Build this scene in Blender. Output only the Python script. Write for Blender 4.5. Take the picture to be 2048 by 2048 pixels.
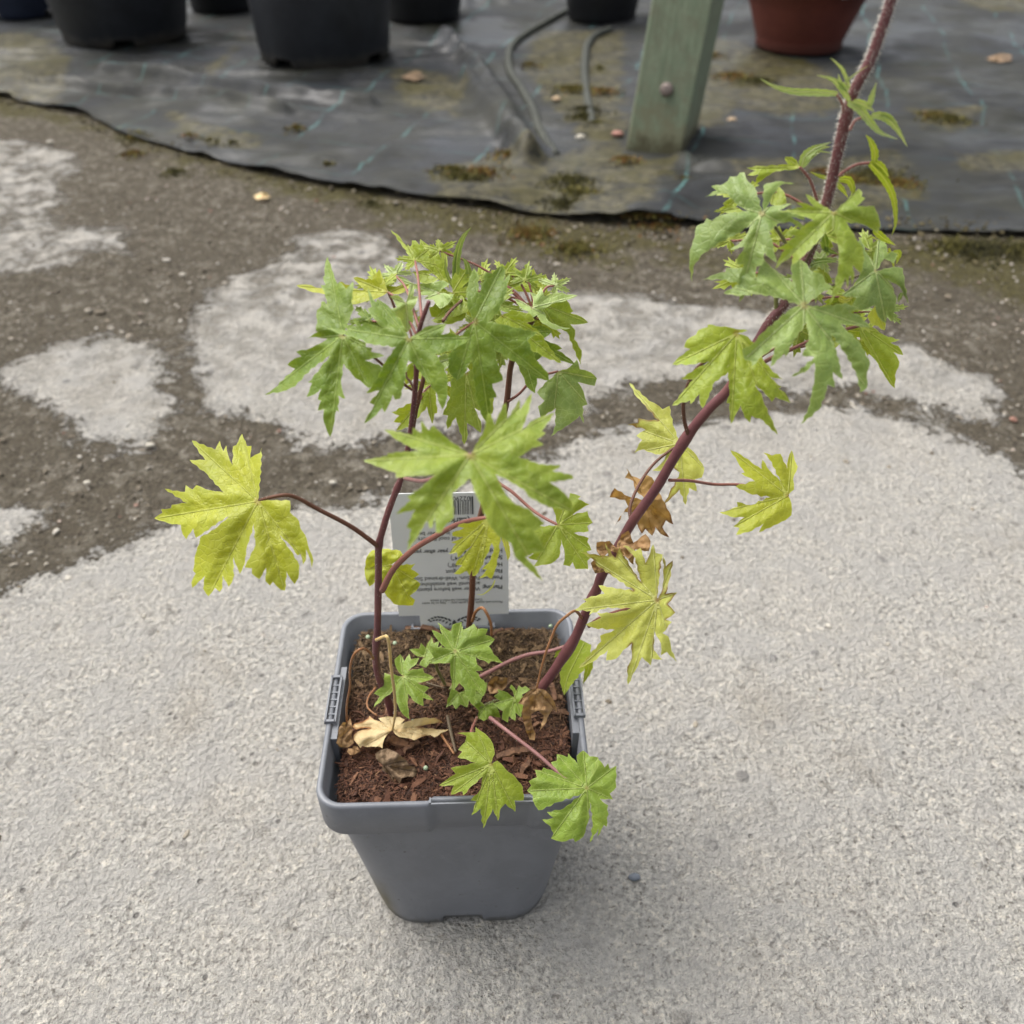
import bpy, math, random
import numpy as np
from mathutils import Vector, Matrix, geometry, noise

for o in list(bpy.data.objects): bpy.data.objects.remove(o)
SC = bpy.context.scene
COL = SC.collection
random.seed(7); rng = np.random.default_rng(7)

# ------------------------------------------------------------------ camera, world, sun, exposure
TH = math.radians(37.8); FPX = 1893.0; CZ = 0.553
cam_d = bpy.data.cameras.new("camera"); cam = bpy.data.objects.new("camera", cam_d); COL.objects.link(cam)
cam.location = (0, 0, CZ); cam.rotation_euler = (math.pi/2-TH, 0, 0)
cam_d.sensor_width = 36; cam_d.lens = 36*FPX/2048; cam_d.clip_start = 0.01; cam_d.clip_end = 500
cam_d.dof.use_dof = True; cam_d.dof.focus_distance = 0.45; cam_d.dof.aperture_fstop = 10.5
SC.camera = cam
W = bpy.data.worlds.new("World"); SC.world = W; W.use_nodes = True
nt = W.node_tree; bg = nt.nodes["Background"]
sky = nt.nodes.new("ShaderNodeTexSky"); sky.sky_type = 'NISHITA'; sky.sun_disc = False
SUN_EL, SUN_AZ = math.radians(62), math.radians(-62)
sky.sun_elevation = SUN_EL; sky.sun_rotation = SUN_AZ
sky.air_density = 1.0; sky.dust_density = 6.0; sky.ozone_density = 0.6
hs = nt.nodes.new("ShaderNodeHueSaturation"); hs.inputs["Saturation"].default_value = 0.30
nt.links.new(sky.outputs[0], hs.inputs["Color"]); nt.links.new(hs.outputs[0], bg.inputs[0])
bg.inputs[1].default_value = 0.13
sd = bpy.data.lights.new("sun", 'SUN'); so = bpy.data.objects.new("sun", sd); COL.objects.link(so)
sd.energy = 1.4; sd.angle = math.radians(65); sd.color = (1, 0.97, 0.92)
sdir = Vector((math.sin(SUN_AZ)*math.cos(SUN_EL), math.cos(SUN_AZ)*math.cos(SUN_EL), math.sin(SUN_EL)))
so.rotation_euler = (-sdir).to_track_quat('-Z', 'Y').to_euler()
SC.view_settings.view_transform = 'Standard'; SC.view_settings.look = 'None'
SC.view_settings.exposure = 1.03; SC.view_settings.gamma = 1
SC.render.engine = 'CYCLES'
SC.cycles.max_bounces = 8; SC.cycles.transparent_max_bounces = 8

# ------------------------------------------------------------------ helpers
CO = Vector((0, 0, CZ)); CT, ST = math.cos(TH), math.sin(TH)
def ray(px, py):
    a = (px-1024)/FPX; b = (py-1024)/FPX
    return Vector((a, CT-b*ST, -ST-b*CT))
def atY(px, py, Y):
    d = ray(px, py); return CO+d*(Y/d.y)
def atZ(px, py, Z=0.0):
    d = ray(px, py); return CO+d*((Z-CZ)/d.z)
K = 2048/1932.0
def gd(px, py):                    # ground point from a position read off the 1932 px view
    p = atZ(px*K, py*K, 0); return (p.x, p.y)
CROPS = dict(A=(500,440,2.6833), B=(280,820,3.331), C=(720,780,3.7154), D=(620,1180,3.0188), E=(1340,260,3.22),
    F=(1120,740,2.927), G=(1480,0,4.6), H=(560,460,4.83), I=(780,440,4.391), J=(660,1220,7.431), Q=(860,1220,5.682),
    L=(640,1400,7.431), M=(1380,560,4.391), N=(1480,280,5.367), O=(780,960,6.662), Z=(0,0,1.0))
def cv(crop, p):
    x0, y0, s = CROPS[crop]; return (x0+p[0]/s, y0+p[1]/s)

def tag(o, label=None, cat=None, group=None, kind=None):
    if label: o['label'] = label
    if cat: o['category'] = cat
    if group: o['group'] = group
    if kind: o['kind'] = kind
    return o
def wloc(o):
    v = Vector((0,0,0))
    while o is not None: v = v+o.location; o = o.parent
    return v
def empty(name, loc):
    o = bpy.data.objects.new(name, None); o.empty_display_size = 0.02; COL.objects.link(o); o.location = loc; return o
def mesh(name, vs, fs, mat, parent=None, origin=None, smooth=True, attrs=None, mats=None, midx=None):
    base = wloc(parent) if parent else Vector((0,0,0))
    org = Vector(origin) if origin is not None else (base if parent else Vector((0,0,0)))
    me = bpy.data.meshes.new(name)
    v = np.asarray([tuple(p) for p in vs] if not isinstance(vs, np.ndarray) else vs, dtype=float)-np.array(org)
    me.from_pydata(v.tolist(), [], [list(map(int, f)) for f in fs])
    if smooth: me.polygons.foreach_set('use_smooth', [True]*len(me.polygons))
    for m in (mats or [mat]): me.materials.append(m)
    if midx is not None: me.polygons.foreach_set('material_index', list(midx))
    for k, a in (attrs or {}).items():
        at = me.attributes.new(k, 'FLOAT', 'POINT'); at.data.foreach_set('value', np.asarray(a, dtype=np.float32))
    me.update()
    o = bpy.data.objects.new(name, me); COL.objects.link(o)
    if parent: o.parent = parent
    o.location = org-base
    return o

def catmull(P, n=8):
    P = [np.array(p, float) for p in P]
    if len(P) < 3: n = max(n, 6)
    Q = [2*P[0]-P[1]]+P+[2*P[-1]-P[-2]]
    out = []
    for i in range(1, len(Q)-2):
        a, b, c, d = Q[i-1:i+3]
        for k in range(n):
            t = k/n
            out.append(.5*((2*b)+(-a+c)*t+(2*a-5*b+4*c-d)*t*t+(-a+3*b-3*c+d)*t**3))
    out.append(P[-1]); return np.array(out)
def tube(path, rad, seg=10, cap=True, wob=0.0):
    path = np.asarray(path, float); n = len(path); rad = np.broadcast_to(rad, (n,))
    vs, fs = [], []
    T = np.gradient(path, axis=0); T /= np.linalg.norm(T, axis=1)[:, None]+1e-12
    u = np.cross(T[0], [0.3, 1, 0.2]); u /= np.linalg.norm(u)
    for i in range(n):
        u = u-T[i]*np.dot(u, T[i]); u /= np.linalg.norm(u); w = np.cross(T[i], u)
        for k in range(seg):
            a = 2*math.pi*k/seg
            r = rad[i]*(1+wob*math.sin(3*a+1)+wob*math.sin(i*.7+k))
            vs.append(path[i]+r*(math.cos(a)*u+math.sin(a)*w))
    for i in range(n-1):
        for k in range(seg):
            fs.append((i*seg+k, i*seg+(k+1)%seg, (i+1)*seg+(k+1)%seg, (i+1)*seg+k))
    if cap:
        fs.append(tuple(range(seg))[::-1]); fs.append(tuple((n-1)*seg+k for k in range(seg)))
    return vs, fs

def sdf(pts, poly):                 # signed distance, positive inside
    pts = np.asarray(pts, float); poly = np.asarray(poly, float)
    d = np.full(len(pts), 1e9); ins = np.zeros(len(pts), bool)
    for i in range(len(poly)):
        a = poly[i]; b = poly[(i+1) % len(poly)]; e = b-a
        w = pts-a; t = np.clip((w@e)/(e@e+1e-12), 0, 1)
        d = np.minimum(d, np.hypot(*(w-t[:, None]*e).T))
        c = ((a[1] > pts[:, 1]) != (b[1] > pts[:, 1]))
        xx = a[0]+(pts[:, 1]-a[1])*(b[0]-a[0])/((b[1]-a[1]) if abs(b[1]-a[1]) > 1e-12 else 1e-12)
        ins ^= c & (pts[:, 0] < xx)
    return np.where(ins, d, -d)

# ------------------------------------------------------------------ node helpers
class NM:
    def __init__(s, name):
        s.m = bpy.data.materials.new(name); s.m.use_nodes = True; s.t = s.m.node_tree; s.n = s.t.nodes
        s.b = s.n["Principled BSDF"]; s.out = s.n["Material Output"]
    def new(s, ty, **kw):
        n = s.n.new(ty)
        for k, v in kw.items():
            if k.startswith('i_'): n.inputs[int(k[2:]) if k[2:].isdigit() else k[2:].replace('_', ' ')].default_value = v
            else: setattr(n, k, v)
        return n
    def l(s, a, b): s.t.links.new(a, b)
    def coord(s, which='Object'): return s.new('ShaderNodeTexCoord').outputs[which]
    def noise(s, vec, scale, detail=4, rough=.6, dist=0):
        n = s.new('ShaderNodeTexNoise'); n.inputs['Scale'].default_value = scale; n.inputs['Detail'].default_value = detail
        n.inputs['Roughness'].default_value = rough; n.inputs['Distortion'].default_value = dist; s.l(vec, n.inputs['Vector']); return n.outputs[0]
    def vor(s, vec, scale, feat='F1', out='Distance', rnd=1.0):
        n = s.new('ShaderNodeTexVoronoi', feature=feat); n.inputs['Scale'].default_value = scale; n.inputs['Randomness'].default_value = rnd
        s.l(vec, n.inputs['Vector']); return n.outputs[out]
    def ramp(s, fac, stops, interp='LINEAR'):
        n = s.new('ShaderNodeValToRGB'); n.color_ramp.interpolation = interp
        e = n.color_ramp.elements
        while len(e) < len(stops): e.new(.5)
        for i, (p, c) in enumerate(stops):
            e[i].position = p; e[i].color = (c if isinstance(c, tuple) else (c, c, c))+(1,)
        s.l(fac, n.inputs[0]); return n.outputs[0]
    def mix(s, fac, a, b, mode='MIX'):
        n = s.new('ShaderNodeMix', data_type='RGBA', blend_type=mode)
        for v, k in ((fac, 0), (a, 6), (b, 7)):
            if isinstance(v, (int, float)): n.inputs[k].default_value = v
            elif isinstance(v, tuple): n.inputs[k].default_value = v+(1,)
            else: s.l(v, n.inputs[k])
        return n.outputs[2]
    def math(s, op, a, b=0.0, c=None, clamp=False):
        n = s.new('ShaderNodeMath', operation=op, use_clamp=clamp)
        for i, v in enumerate((a, b, c)):
            if v is None: continue
            if isinstance(v, (int, float)): n.inputs[i].default_value = v
            else: s.l(v, n.inputs[i])
        return n.outputs[0]
    def attr(s, name): return s.new('ShaderNodeAttribute', attribute_name=name).outputs['Fac']
    def bump(s, h, strength=.5, dist=.001, nrm=None):
        n = s.new('ShaderNodeBump'); n.inputs['Strength'].default_value = strength; n.inputs['Distance'].default_value = dist
        s.l(h, n.inputs['Height'])
        if nrm is not None: s.l(nrm, n.inputs['Normal'])
        return n.outputs[0]
    def set(s, **kw):
        for k, v in kw.items():
            i = s.b.inputs[k.replace('_', ' ')]
            if isinstance(v, (int, float)): i.default_value = v
            elif isinstance(v, tuple): i.default_value = v+(1,)
            else: s.l(v, i)
        return s.m
def srgb(r, g, b):
    f = lambda c: (c/255/12.92) if c <= 10 else ((c/255+.055)/1.055)**2.4
    return (f(r), f(g), f(b))

# ------------------------------------------------------------------ ground: worn concrete, dirt, moss
def gp(L): return [gd(*p) for p in L]
CONC = [gp([(-500,1330),(0,1125),(60,1090),(120,1062),(165,1045),(220,1020),(300,985),(340,972),(420,966),(500,950),(560,950),(620,962),(700,950),(780,930),
            (900,890),(1000,868),(1060,846),(1120,815),(1220,800),(1350,792),(1450,775),(1530,762),(1620,770),(1700,785),(1790,812),(1850,840),(1932,885),(2300,930),(2900,2600),(-1500,2600)]),
        gp([(440,520),(380,560),(358,610),(362,660),(358,700),(385,745),(402,772),(440,782),(500,792),(545,800),(572,835),(640,842),(700,828),(770,812),(860,800),
            (1000,800),(1090,790),(1110,760),(1150,735),(1240,720),(1320,715),(1400,735),(1500,735),(1600,722),(1680,745),(1760,768),(1870,792),(1892,740),(1860,705),(1790,690),(1740,650),(1640,630),(1500,600),(1320,570),
            (1200,555),(1080,548),(900,535),(800,500),(745,465),(700,440),(640,430),(560,445),(565,470),(500,500)]),
        gp([(0,722),(18,690),(60,668),(90,648),(200,633),(290,652),(322,690),(318,730),(334,775),(300,800),(276,822),(262,846),(222,848),(150,822),(140,785),(85,762),(30,745)]),
        gp([(-400,270),(0,262),(90,272),(142,290),(140,320),(100,345),(120,372),(80,400),(110,430),(230,425),(245,465),(150,470),(110,500),(0,515),(-400,540)]),
        gp([(-200,960),(0,950),(40,944),(72,968),(70,1000),(30,1030),(-100,1060)]),
        gp([(170,445),(235,425),(242,470),(180,472)])]
MOSS = [gp([(-300,200),(0,215),(120,225),(250,262),(400,320),(560,360),(700,400),(820,430),(1000,470),(1180,500),(1180,430),(1000,400),(830,380),(600,340),(350,280),(200,240),(0,180),(-300,170)]),
        gp([(1180,440),(1400,470),(1700,455),(1932,450),(2300,440),(2300,540),(1932,560),(1700,500),(1500,490),(1300,500)])]
def dense_axis(lo, hi, step, far):
    a = np.arange(lo, hi+step, step); e = []
    s = step; x = hi
    while x < far: s *= 1.35; x += s; e.append(x)
    b = []; s = step; x = lo
    while x > -far: s *= 1.35; x -= s; b.append(x)
    return np.array(b[::-1]+list(a)+e)
def fnoise(x, y, s, seed=0): return noise.noise(Vector((x*s+seed, y*s, seed*1.7)))
def fabric_cover_edge(): pass
GX = dense_axis(-1.5, 1.6, .011, 60); GY = dense_axis(0.05, 2.3, .011, 60)
XX, YY = np.meshgrid(GX, GY); gpts = np.stack([XX.ravel(), YY.ravel()], 1)
conc = np.max([sdf(gpts, p) for p in CONC], axis=0); moss = np.max([sdf(gpts, p) for p in MOSS], axis=0)
conc = np.clip(conc, -.2, .2); moss = np.clip(moss, -.3, .3)
gz = np.zeros(len(gpts))
near = (np.abs(gpts[:, 0]) < 1.7) & (gpts[:, 1] < 2.6)
for i in np.nonzero(near)[0]:
    x, y = gpts[i]
    r = min(1, max(0, (.02-conc[i])/.04))
    gz[i] = -.004*r+r*.003*fnoise(x, y, 30, 3)+.0012*fnoise(x, y, 45, 5)
pr = np.hypot(gpts[:, 0]+.02, gpts[:, 1]-.375); gz *= np.clip((pr-.05)/.06, 0, 1)
gz -= .0  # the pot stands on a level spot
nx, ny = len(GX), len(GY)
ii, jj = np.meshgrid(np.arange(nx-1), np.arange(ny-1)); q = (jj*nx+ii).ravel()
gf = np.stack([q, q+1, q+nx+1, q+nx], 1)

g = NM('worn_concrete'); P = g.coord()
mp = g.new('ShaderNodeMapping'); g.l(P, mp.inputs[0]); P = mp.outputs[0]
nb = g.noise(P, 9, 3); n1 = g.noise(P, 45, 6, .75); n2 = g.noise(P, 260, 5, .7, .1); n3 = g.noise(P, 700, 3, .7)
v1 = g.vor(P, 210); v2 = g.vor(P, 90)
cg = g.mix(g.ramp(n2, [(.38, 0.), (.62, 1.)]), srgb(154,151,145), srgb(228,224,214))
cg = g.mix(g.ramp(n1, [(.42, 0.), (.62, .6)]), cg, srgb(186,182,175))
cg = g.mix(g.ramp(g.noise(P, 130, 6, .8, .1), [(.34, .75), (.44, 0.)]), cg, srgb(128,122,114))
cg = g.mix(g.ramp(g.noise(P, 170, 5, .75, 0), [(.54, 0.), (.62, .8)]), cg, srgb(238,231,216))
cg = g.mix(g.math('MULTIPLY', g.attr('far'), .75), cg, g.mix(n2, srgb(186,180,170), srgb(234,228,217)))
cg = g.mix(g.math('MULTIPLY', g.ramp(g.noise(P, 150, 3), [(.62, 0.), (.7, 1.)]), .6), cg, srgb(220,210,194))
cg = g.mix(g.math('MULTIPLY', g.ramp(g.noise(P, 330, 2, .5), [(.62, 0.), (.68, 1.)]), .8), cg, srgb(104,98,90))
cg = g.mix(g.math('MULTIPLY', g.ramp(nb, [(.4, 0.), (.7, 1.)]), .35), cg, srgb(202,195,184))
zone = g.ramp(g.noise(P, 20, 5, .7, .2), [(.47, 0.), (.58, 1.)])
cg = g.mix(g.math('MULTIPLY', zone, .6), cg, g.mix(n3, srgb(178,175,170), srgb(200,197,191)))
cg = g.mix(g.math('MULTIPLY', g.ramp(g.noise(P, 58, 5, .75, .15), [(.33, 1.), (.41, 0.)]), .65), cg, srgb(122,117,109))
cg = g.mix(g.math('MULTIPLY', g.ramp(g.noise(P, 7, 4, .65, .5), [(.58, 0.), (.7, 1.)]), .35), cg, srgb(160,150,134))
peb = g.math('MULTIPLY', g.ramp(g.vor(P, 32), [(.14, 1.), (.2, 0.)]), g.ramp(g.noise(P, 15, 1), [(.52, 0.), (.6, 1.)]))
cg = g.mix(g.math('MULTIPLY', peb, .7), cg, g.mix(g.noise(P, 22, 1), srgb(105,110,118), srgb(160,152,140)))
dg = g.mix(g.ramp(n2, [(.33, 0.), (.68, 1.)]), srgb(52,46,37), srgb(124,115,98))
dg = g.mix(g.ramp(n1, [(.42, 0.), (.66, .7)]), dg, srgb(98,89,74))
dg = g.mix(g.math('MULTIPLY', g.ramp(g.noise(P, 52, 6, .8), [(.50, 0.), (.60, 1.)]), g.ramp(g.noise(P, 7, 3), [(.38, .15), (.6, .85)])), dg, srgb(152,145,131))
dg = g.mix(g.ramp(g.noise(P, 95, 4, .8), [(.58, 0.), (.66, .8)]), dg, srgb(58,50,40))
dg = g.mix(g.math('MULTIPLY', g.ramp(g.vor(P, 130), [(.16, 1.), (.26, 0.)]), g.ramp(g.noise(P, 70, 2), [(.48, 0.), (.56, 1.)])), dg, srgb(172,166,154))
mo = g.mix(g.ramp(n2, [(.4, 0.), (.65, 1.)]), srgb(56,52,26), srgb(112,104,52))
ms = g.ramp(g.math('ADD', g.math('MULTIPLY', g.math('ADD', g.attr('moss'), .03), 9.0), g.math('MULTIPLY', g.math('SUBTRACT', g.noise(P, 14, 6, .75), .5), 3.0)), [(-.0, 0.), (.55, .85)])
dg = g.mix(ms, dg, mo)
cf = g.math('ADD', g.math('MULTIPLY', g.attr('conc'), 26.0), g.math('MULTIPLY', g.math('SUBTRACT', g.noise(P, 32, 8, .78), .5), 3.6))
cf = g.math('ADD', cf, g.math('MULTIPLY', g.math('SUBTRACT', g.noise(P, 11, 4, .6), .5), 1.8))
cf = g.math('ADD', g.math('ADD', cf, g.math('MULTIPLY', g.math('SUBTRACT', n2, .5), 1.6)), .5)
cm = g.ramp(cf, [(.38, 0.), (.6, 1.)])
wear = g.math('MULTIPLY', g.ramp(g.noise(P, 22, 6, .8), [(.46, 0.), (.58, 1.)]), g.ramp(g.attr('far'), [(0., .0), (.35, .35), (1., .9)]))
cm = g.math('SUBTRACT', cm, g.math('MULTIPLY', cm, wear))
col = g.mix(cm, dg, cg)
pit = g.math('MULTIPLY', g.ramp(g.vor(P, 75), [(.10, 1.), (.16, 0.)]), g.ramp(g.noise(P, 34, 2), [(.56, 0.), (.62, 1.)]))
col = g.mix(g.math('MULTIPLY', pit, .6), col, srgb(98,94,90))
h = g.math('ADD', g.math('MULTIPLY', n2, 1.0), g.math('MULTIPLY', n3, .45)); h = g.math('ADD', h, g.math('MULTIPLY', n1, 1.6))
h = g.math('ADD', h, g.math('MULTIPLY', g.noise(P, 130, 6, .8, .1), 1.6)); h = g.math('ADD', h, g.math('MULTIPLY', g.noise(P, 58, 5, .75, .15), 4.5)); h = g.math('ADD', h, g.math('MULTIPLY', cm, 2.6)); h = g.math('SUBTRACT', h, g.math('MULTIPLY', pit, 1.2)); h = g.math('ADD', h, g.math('MULTIPLY', peb, .8)); h = g.math('ADD', h, g.math('MULTIPLY', g.math('SUBTRACT', 1.0, v1), .4))
g.set(Base_Color=col, Roughness=.92, Normal=g.bump(h, 1.0, .0055)); g.b.inputs['Specular IOR Level'].default_value = .25
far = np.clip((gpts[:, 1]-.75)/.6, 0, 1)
ground = mesh('ground', np.column_stack([gpts, gz]), gf, g.m, attrs=dict(conc=conc, moss=moss, far=far))
tag(ground, 'worn pale concrete with brown dirt patches', kind='structure')
def ground_at(x, y, poly=CONC): return float(np.max([sdf([(x, y)], p)[0] for p in poly]))

# ------------------------------------------------------------------ woven weed fabric with folds
FE = [(-900,120),(-500,150),(-200,172),(0,183),(60,196),(150,212),(240,256),(350,286),(470,318),(600,346),(700,364),(830,379),(960,398),(1060,410),(1190,424),(1300,424),(1400,432),(1500,436),(1700,436),(1932,446),(2300,460),(2900,480)]
FEg = np.array(gp(FE)); o_ = np.argsort(FEg[:, 0]); FEg = FEg[o_]
fx = np.concatenate([np.linspace(-3.2,-1.7,30)[:-1], np.arange(-1.7, 1.9, .0085), np.linspace(1.9,3.4,30)[1:]])
fv = np.concatenate([np.arange(0, 1.15, .0085), 1.15+np.linspace(0, 1, 40)[1:]**1.5*3.2])
y0 = np.interp(fx, FEg[:, 0], FEg[:, 1])
y0 = y0+np.array([.012*fnoise(x, 0, 9, 2)+.004*fnoise(x, 0, 40, 4) for x in fx])
FX = np.tile(fx, (len(fv), 1)); FY = y0[None, :]+fv[:, None]
fpts = np.stack([FX.ravel(), FY.ravel()], 1)
def pldist(pts, line):
    d = np.full(len(pts), 1e9)
    for a, b in zip(line[:-1], line[1:]):
        a, b = np.array(a), np.array(b); e = b-a; w = pts-a; t = np.clip((w@e)/(e@e), 0, 1)
        d = np.minimum(d, np.hypot(*(w-t[:, None]*e).T))
    return d
fz = np.full(len(fpts), .006)
HOSES = [([(1085,20),(1050,38),(1010,60),(972,86),(960,112),(963,142),(985,175),(1005,215),(1018,250),(1050,295)], 'dusty dark hose, left of the two, bending across the weed fabric'), ([(1150,62),(1125,74),(1108,96),(1103,130),(1105,170),(1118,245)], 'dusty dark hose nearest the green post, running towards the camera')]
FOLDS = [([(840,80),(905,140),(945,205),(975,260),(1005,305)], .020, .034), ([(880,150),(930,230),(990,310)], .018, .030),
         ([(60,165),(200,180),(330,186),(430,200),(540,222)], .012, .022), ([(200,140),(330,152),(430,172),(560,190),(700,205)], .014, .024),
         ([(870,12),(960,0),(1080,-14)], .02, .03), ([(1500,190),(1700,170),(1900,230)], .05, .012), ([(1200,420),(1350,360),(1500,380)], .03, .012),
         ([(1280,300),(1340,330),(1500,345)], .02, .018)]
for L, w, hgt in FOLDS:
    d = pldist(fpts, catmull([np.array(p) for p in gp(L)], 6)); fz += hgt*np.exp(-(d/w)**2)
for i, (x, y) in enumerate(fpts):
    if y < 3: fz[i] += .010*fnoise(x, y*1.3, 6, 8)+.008*(1-2*abs(fnoise(x*.7+y*.25, y*2.0, 7, 9)))+.004*fnoise(x, y*2.2, 18, 9)-.004+.0012*fnoise(x, y, 60, 1)
vv = np.repeat(fv, len(fx)); fz = np.maximum(fz, .0045); fz = np.where(vv < .012, fz+.002*(1-vv/.012), fz)-.001
lift = np.array([max(-.006, .006*fnoise(x, 0, 7, 6)+.003*fnoise(x, 0, 22, 7)) for x in fx]); lift[fx > .25] -= .004
fz = np.maximum(fz+np.tile(lift, len(fv))*np.exp(-vv/.05), .0025)
COV = [gp([(795,345),(850,310),(960,295),(1050,300),(1110,270),(1180,270),(1200,300),(1290,300),(1260,350),(1240,400),(1150,440),(900,410),(820,385)]),
       gp([(1010,60),(1180,60),(1190,250),(1130,300),(1080,260),(1010,180),(985,120)]), gp([(1290,60),(1420,90),(1560,130),(1620,190),(1560,230),(1400,220),(1290,280)]),
       gp([(1330,300),(1700,290),(1760,380),(1600,430),(1400,380)]), gp([(1700,205),(1850,215),(1830,255),(1740,250)]), gp([(1790,290),(2000,290),(2000,330),(1800,330)]),
       gp([(-400,60),(80,70),(140,110),(130,200),(-400,190)]), gp([(300,210),(480,260),(520,290),(420,290),(330,250)]), gp([(380,140),(470,60),(440,120),(400,160)]), gp([(720,140),(800,130),(900,170),(860,230),(760,200)]),gp([(1760,-20),(2100,-20),(2100,30),(1850,25)]), gp([(1700,440),(2000,440),(2000,500),(1700,480)])]
cov = np.clip(np.max([sdf(fpts, p) for p in COV], axis=0), -.4, .3)
nfx, nfv = len(fx), len(fv); ii, jj = np.meshgrid(np.arange(nfx-1), np.arange(nfv-1)); q = (jj*nfx+ii).ravel()
ff = np.stack([q, q+1, q+nfx+1, q+nfx], 1)
bot = fpts[:nfx]; edge_v = np.column_stack([bot, fz[:nfx]-.0015])     # hem reaching the ground
allv = np.vstack([np.column_stack([fpts, fz]), edge_v]); e0 = len(fpts)
hem = np.stack([np.arange(nfx-1)+e0, np.arange(nfx-1)+e0+1, np.arange(nfx-1)+1, np.arange(nfx-1)], 1)
fb = NM('woven_black_fabric'); P = fb.coord()
n1 = fb.noise(P, 5, 6, .7); n2 = fb.noise(P, 60, 5, .7)
sep = fb.new('ShaderNodeSeparateXYZ'); 
rot = fb.new('ShaderNodeVectorRotate', rotation_type='Z_AXIS'); rot.inputs['Angle'].default_value = math.radians(14); 
wv = fb.new('ShaderNodeVectorMath', operation='ADD'); fb.l(P, wv.inputs[0])
nn = fb.new('ShaderNodeTexNoise'); nn.inputs['Scale'].default_value = 4; fb.l(P, nn.inputs['Vector'])
sc_ = fb.new('ShaderNodeVectorMath', operation='SCALE'); sc_.inputs['Scale'].default_value = .06; fb.l(nn.outputs['Color'], sc_.inputs[0]); fb.l(sc_.outputs[0], wv.inputs[1])
fb.l(wv.outputs[0], rot.inputs[0]); fb.l(rot.outputs[0], sep.inputs[0])
def stripe(ch, period, w):
    m = fb.math('FRACT', fb.math('DIVIDE', sep.outputs[ch], period)); m = fb.math('ABSOLUTE', fb.math('SUBTRACT', m, .5))
    return fb.math('LESS_THAN', m, w/period/2)
gl = fb.math('MAXIMUM', fb.math('MULTIPLY', stripe(0, .185, .0055), 1.0), fb.math('MULTIPLY', stripe(1, .185, .004), .5))
gl = fb.math('MULTIPLY', gl, fb.ramp(fb.noise(P, 9, 3), [(.42, .0), (.62, .42)]))
base = fb.mix(fb.ramp(n1, [(.35, 0.), (.68, 1.)]), srgb(9,10,13), srgb(40,44,50))  # cloth tones set darker, in place of shade from above
base = fb.mix(fb.math('MULTIPLY', n2, .3), base, srgb(70,70,67))
base = fb.mix(gl, base, srgb(96,150,148))
cvf = fb.math('ADD', fb.math('MULTIPLY', fb.attr('cover'), 22.0), fb.math('MULTIPLY', fb.math('SUBTRACT', fb.noise(P, 16, 7, .75), .5), 3.2))
cvm = fb.ramp(cvf, [(.0, 0.), (.5, .95)])
dirt = fb.mix(fb.ramp(n2, [(.4, 0.), (.65, 1.)]), srgb(28,27,18), srgb(84,79,58))
dirt = fb.mix(fb.ramp(fb.noise(P, 11, 4, .7), [(.46, 0.), (.6, .7)]), dirt, srgb(62,58,26))
dust = fb.math('MULTIPLY', fb.ramp(fb.noise(P, 3.2, 7, .72), [(.42, 0.), (.62, 1.)]), .8)
base = fb.mix(dust, base, srgb(44,44,35))
hh = fb.math('ADD', n2, fb.math('MULTIPLY', cvm, fb.noise(P, 180, 4, .7)))
fb.set(Base_Color=fb.mix(cvm, base, dirt), Roughness=fb.ramp(fb.noise(P, 3, 4, .6), [(.42, .38), (.56, .85)]), Normal=fb.bump(hh, .5, .003))
fb.b.inputs['Specular IOR Level'].default_value = .3
fab = mesh('weed_fabric', allv, np.vstack([ff, hem]), fb.m, attrs=dict(cover=np.concatenate([cov, cov[:nfx]])))
tag(fab, 'dark grey woven weed membrane with faint teal lines spread under the nursery pots', 'weed membrane')

hm = NM('dusty_hose_rubber'); n = hm.noise(hm.coord(), 30, 5, .7); hm.set(Base_Color=hm.mix(n, srgb(28,31,31), srgb(72,74,64)), Roughness=.7); hm.b.inputs['Specular IOR Level'].default_value = .3
def fab_h(x, y):
    i = int(np.argmin((fpts[:, 0]-x)**2+(fpts[:, 1]-y)**2)); return fz[i]
for L, lab in HOSES:
    pth = catmull([np.array(gd(*p)) for p in L], 8); hz = np.array([fab_h(x, y) for x, y in pth]); hz = np.convolve(np.pad(hz, 4, 'edge'), np.ones(9)/9, 'valid')
    sink = np.linspace(0, 1, len(pth))**4*.010
    v, f = tube(np.column_stack([pth, hz+.0045-sink]), .0095, 14)
    tag(mesh('irrigation_hose', v, f, hm.m, origin=(pth[0][0], pth[0][1], hz[0])), lab, 'hose')

# ------------------------------------------------------------------ grit, moss clumps
def vcol_mat(name, stops, rough=.85, bump_s=None, spec=.3):
    m = NM(name); c = m.ramp(m.attr('rnd'), stops)
    P = m.coord(); n = m.noise(P, 300, 4, .7); c = m.mix(m.math('MULTIPLY', n, .5), c, (0.03, .025, .02))
    m.set(Base_Color=c, Roughness=rough, Normal=m.bump(n, .4, .001)); m.b.inputs['Specular IOR Level'].default_value = spec; return m.m
ICO_V = []; ph = (1+5**.5)/2
for a in (-1, 1):
    for b in (-ph, ph): ICO_V += [(0, a, b), (a, b, 0), (b, 0, a)]
ICO_V = np.array(ICO_V, float); ICO_V /= np.linalg.norm(ICO_V[0])
from itertools import combinations
dd = min(np.linalg.norm(ICO_V[a]-ICO_V[b]) for a, b in combinations(range(12), 2))
ICO_F = [t for t in combinations(range(12), 3) if all(abs(np.linalg.norm(ICO_V[a]-ICO_V[b])-dd) < 1e-6 for a, b in combinations(t, 2))]
ICO_F = [t if np.dot(np.cross(ICO_V[t[1]]-ICO_V[t[0]], ICO_V[t[2]]-ICO_V[t[0]]), ICO_V[t[0]]) > 0 else (t[0], t[2], t[1]) for t in ICO_F]
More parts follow.
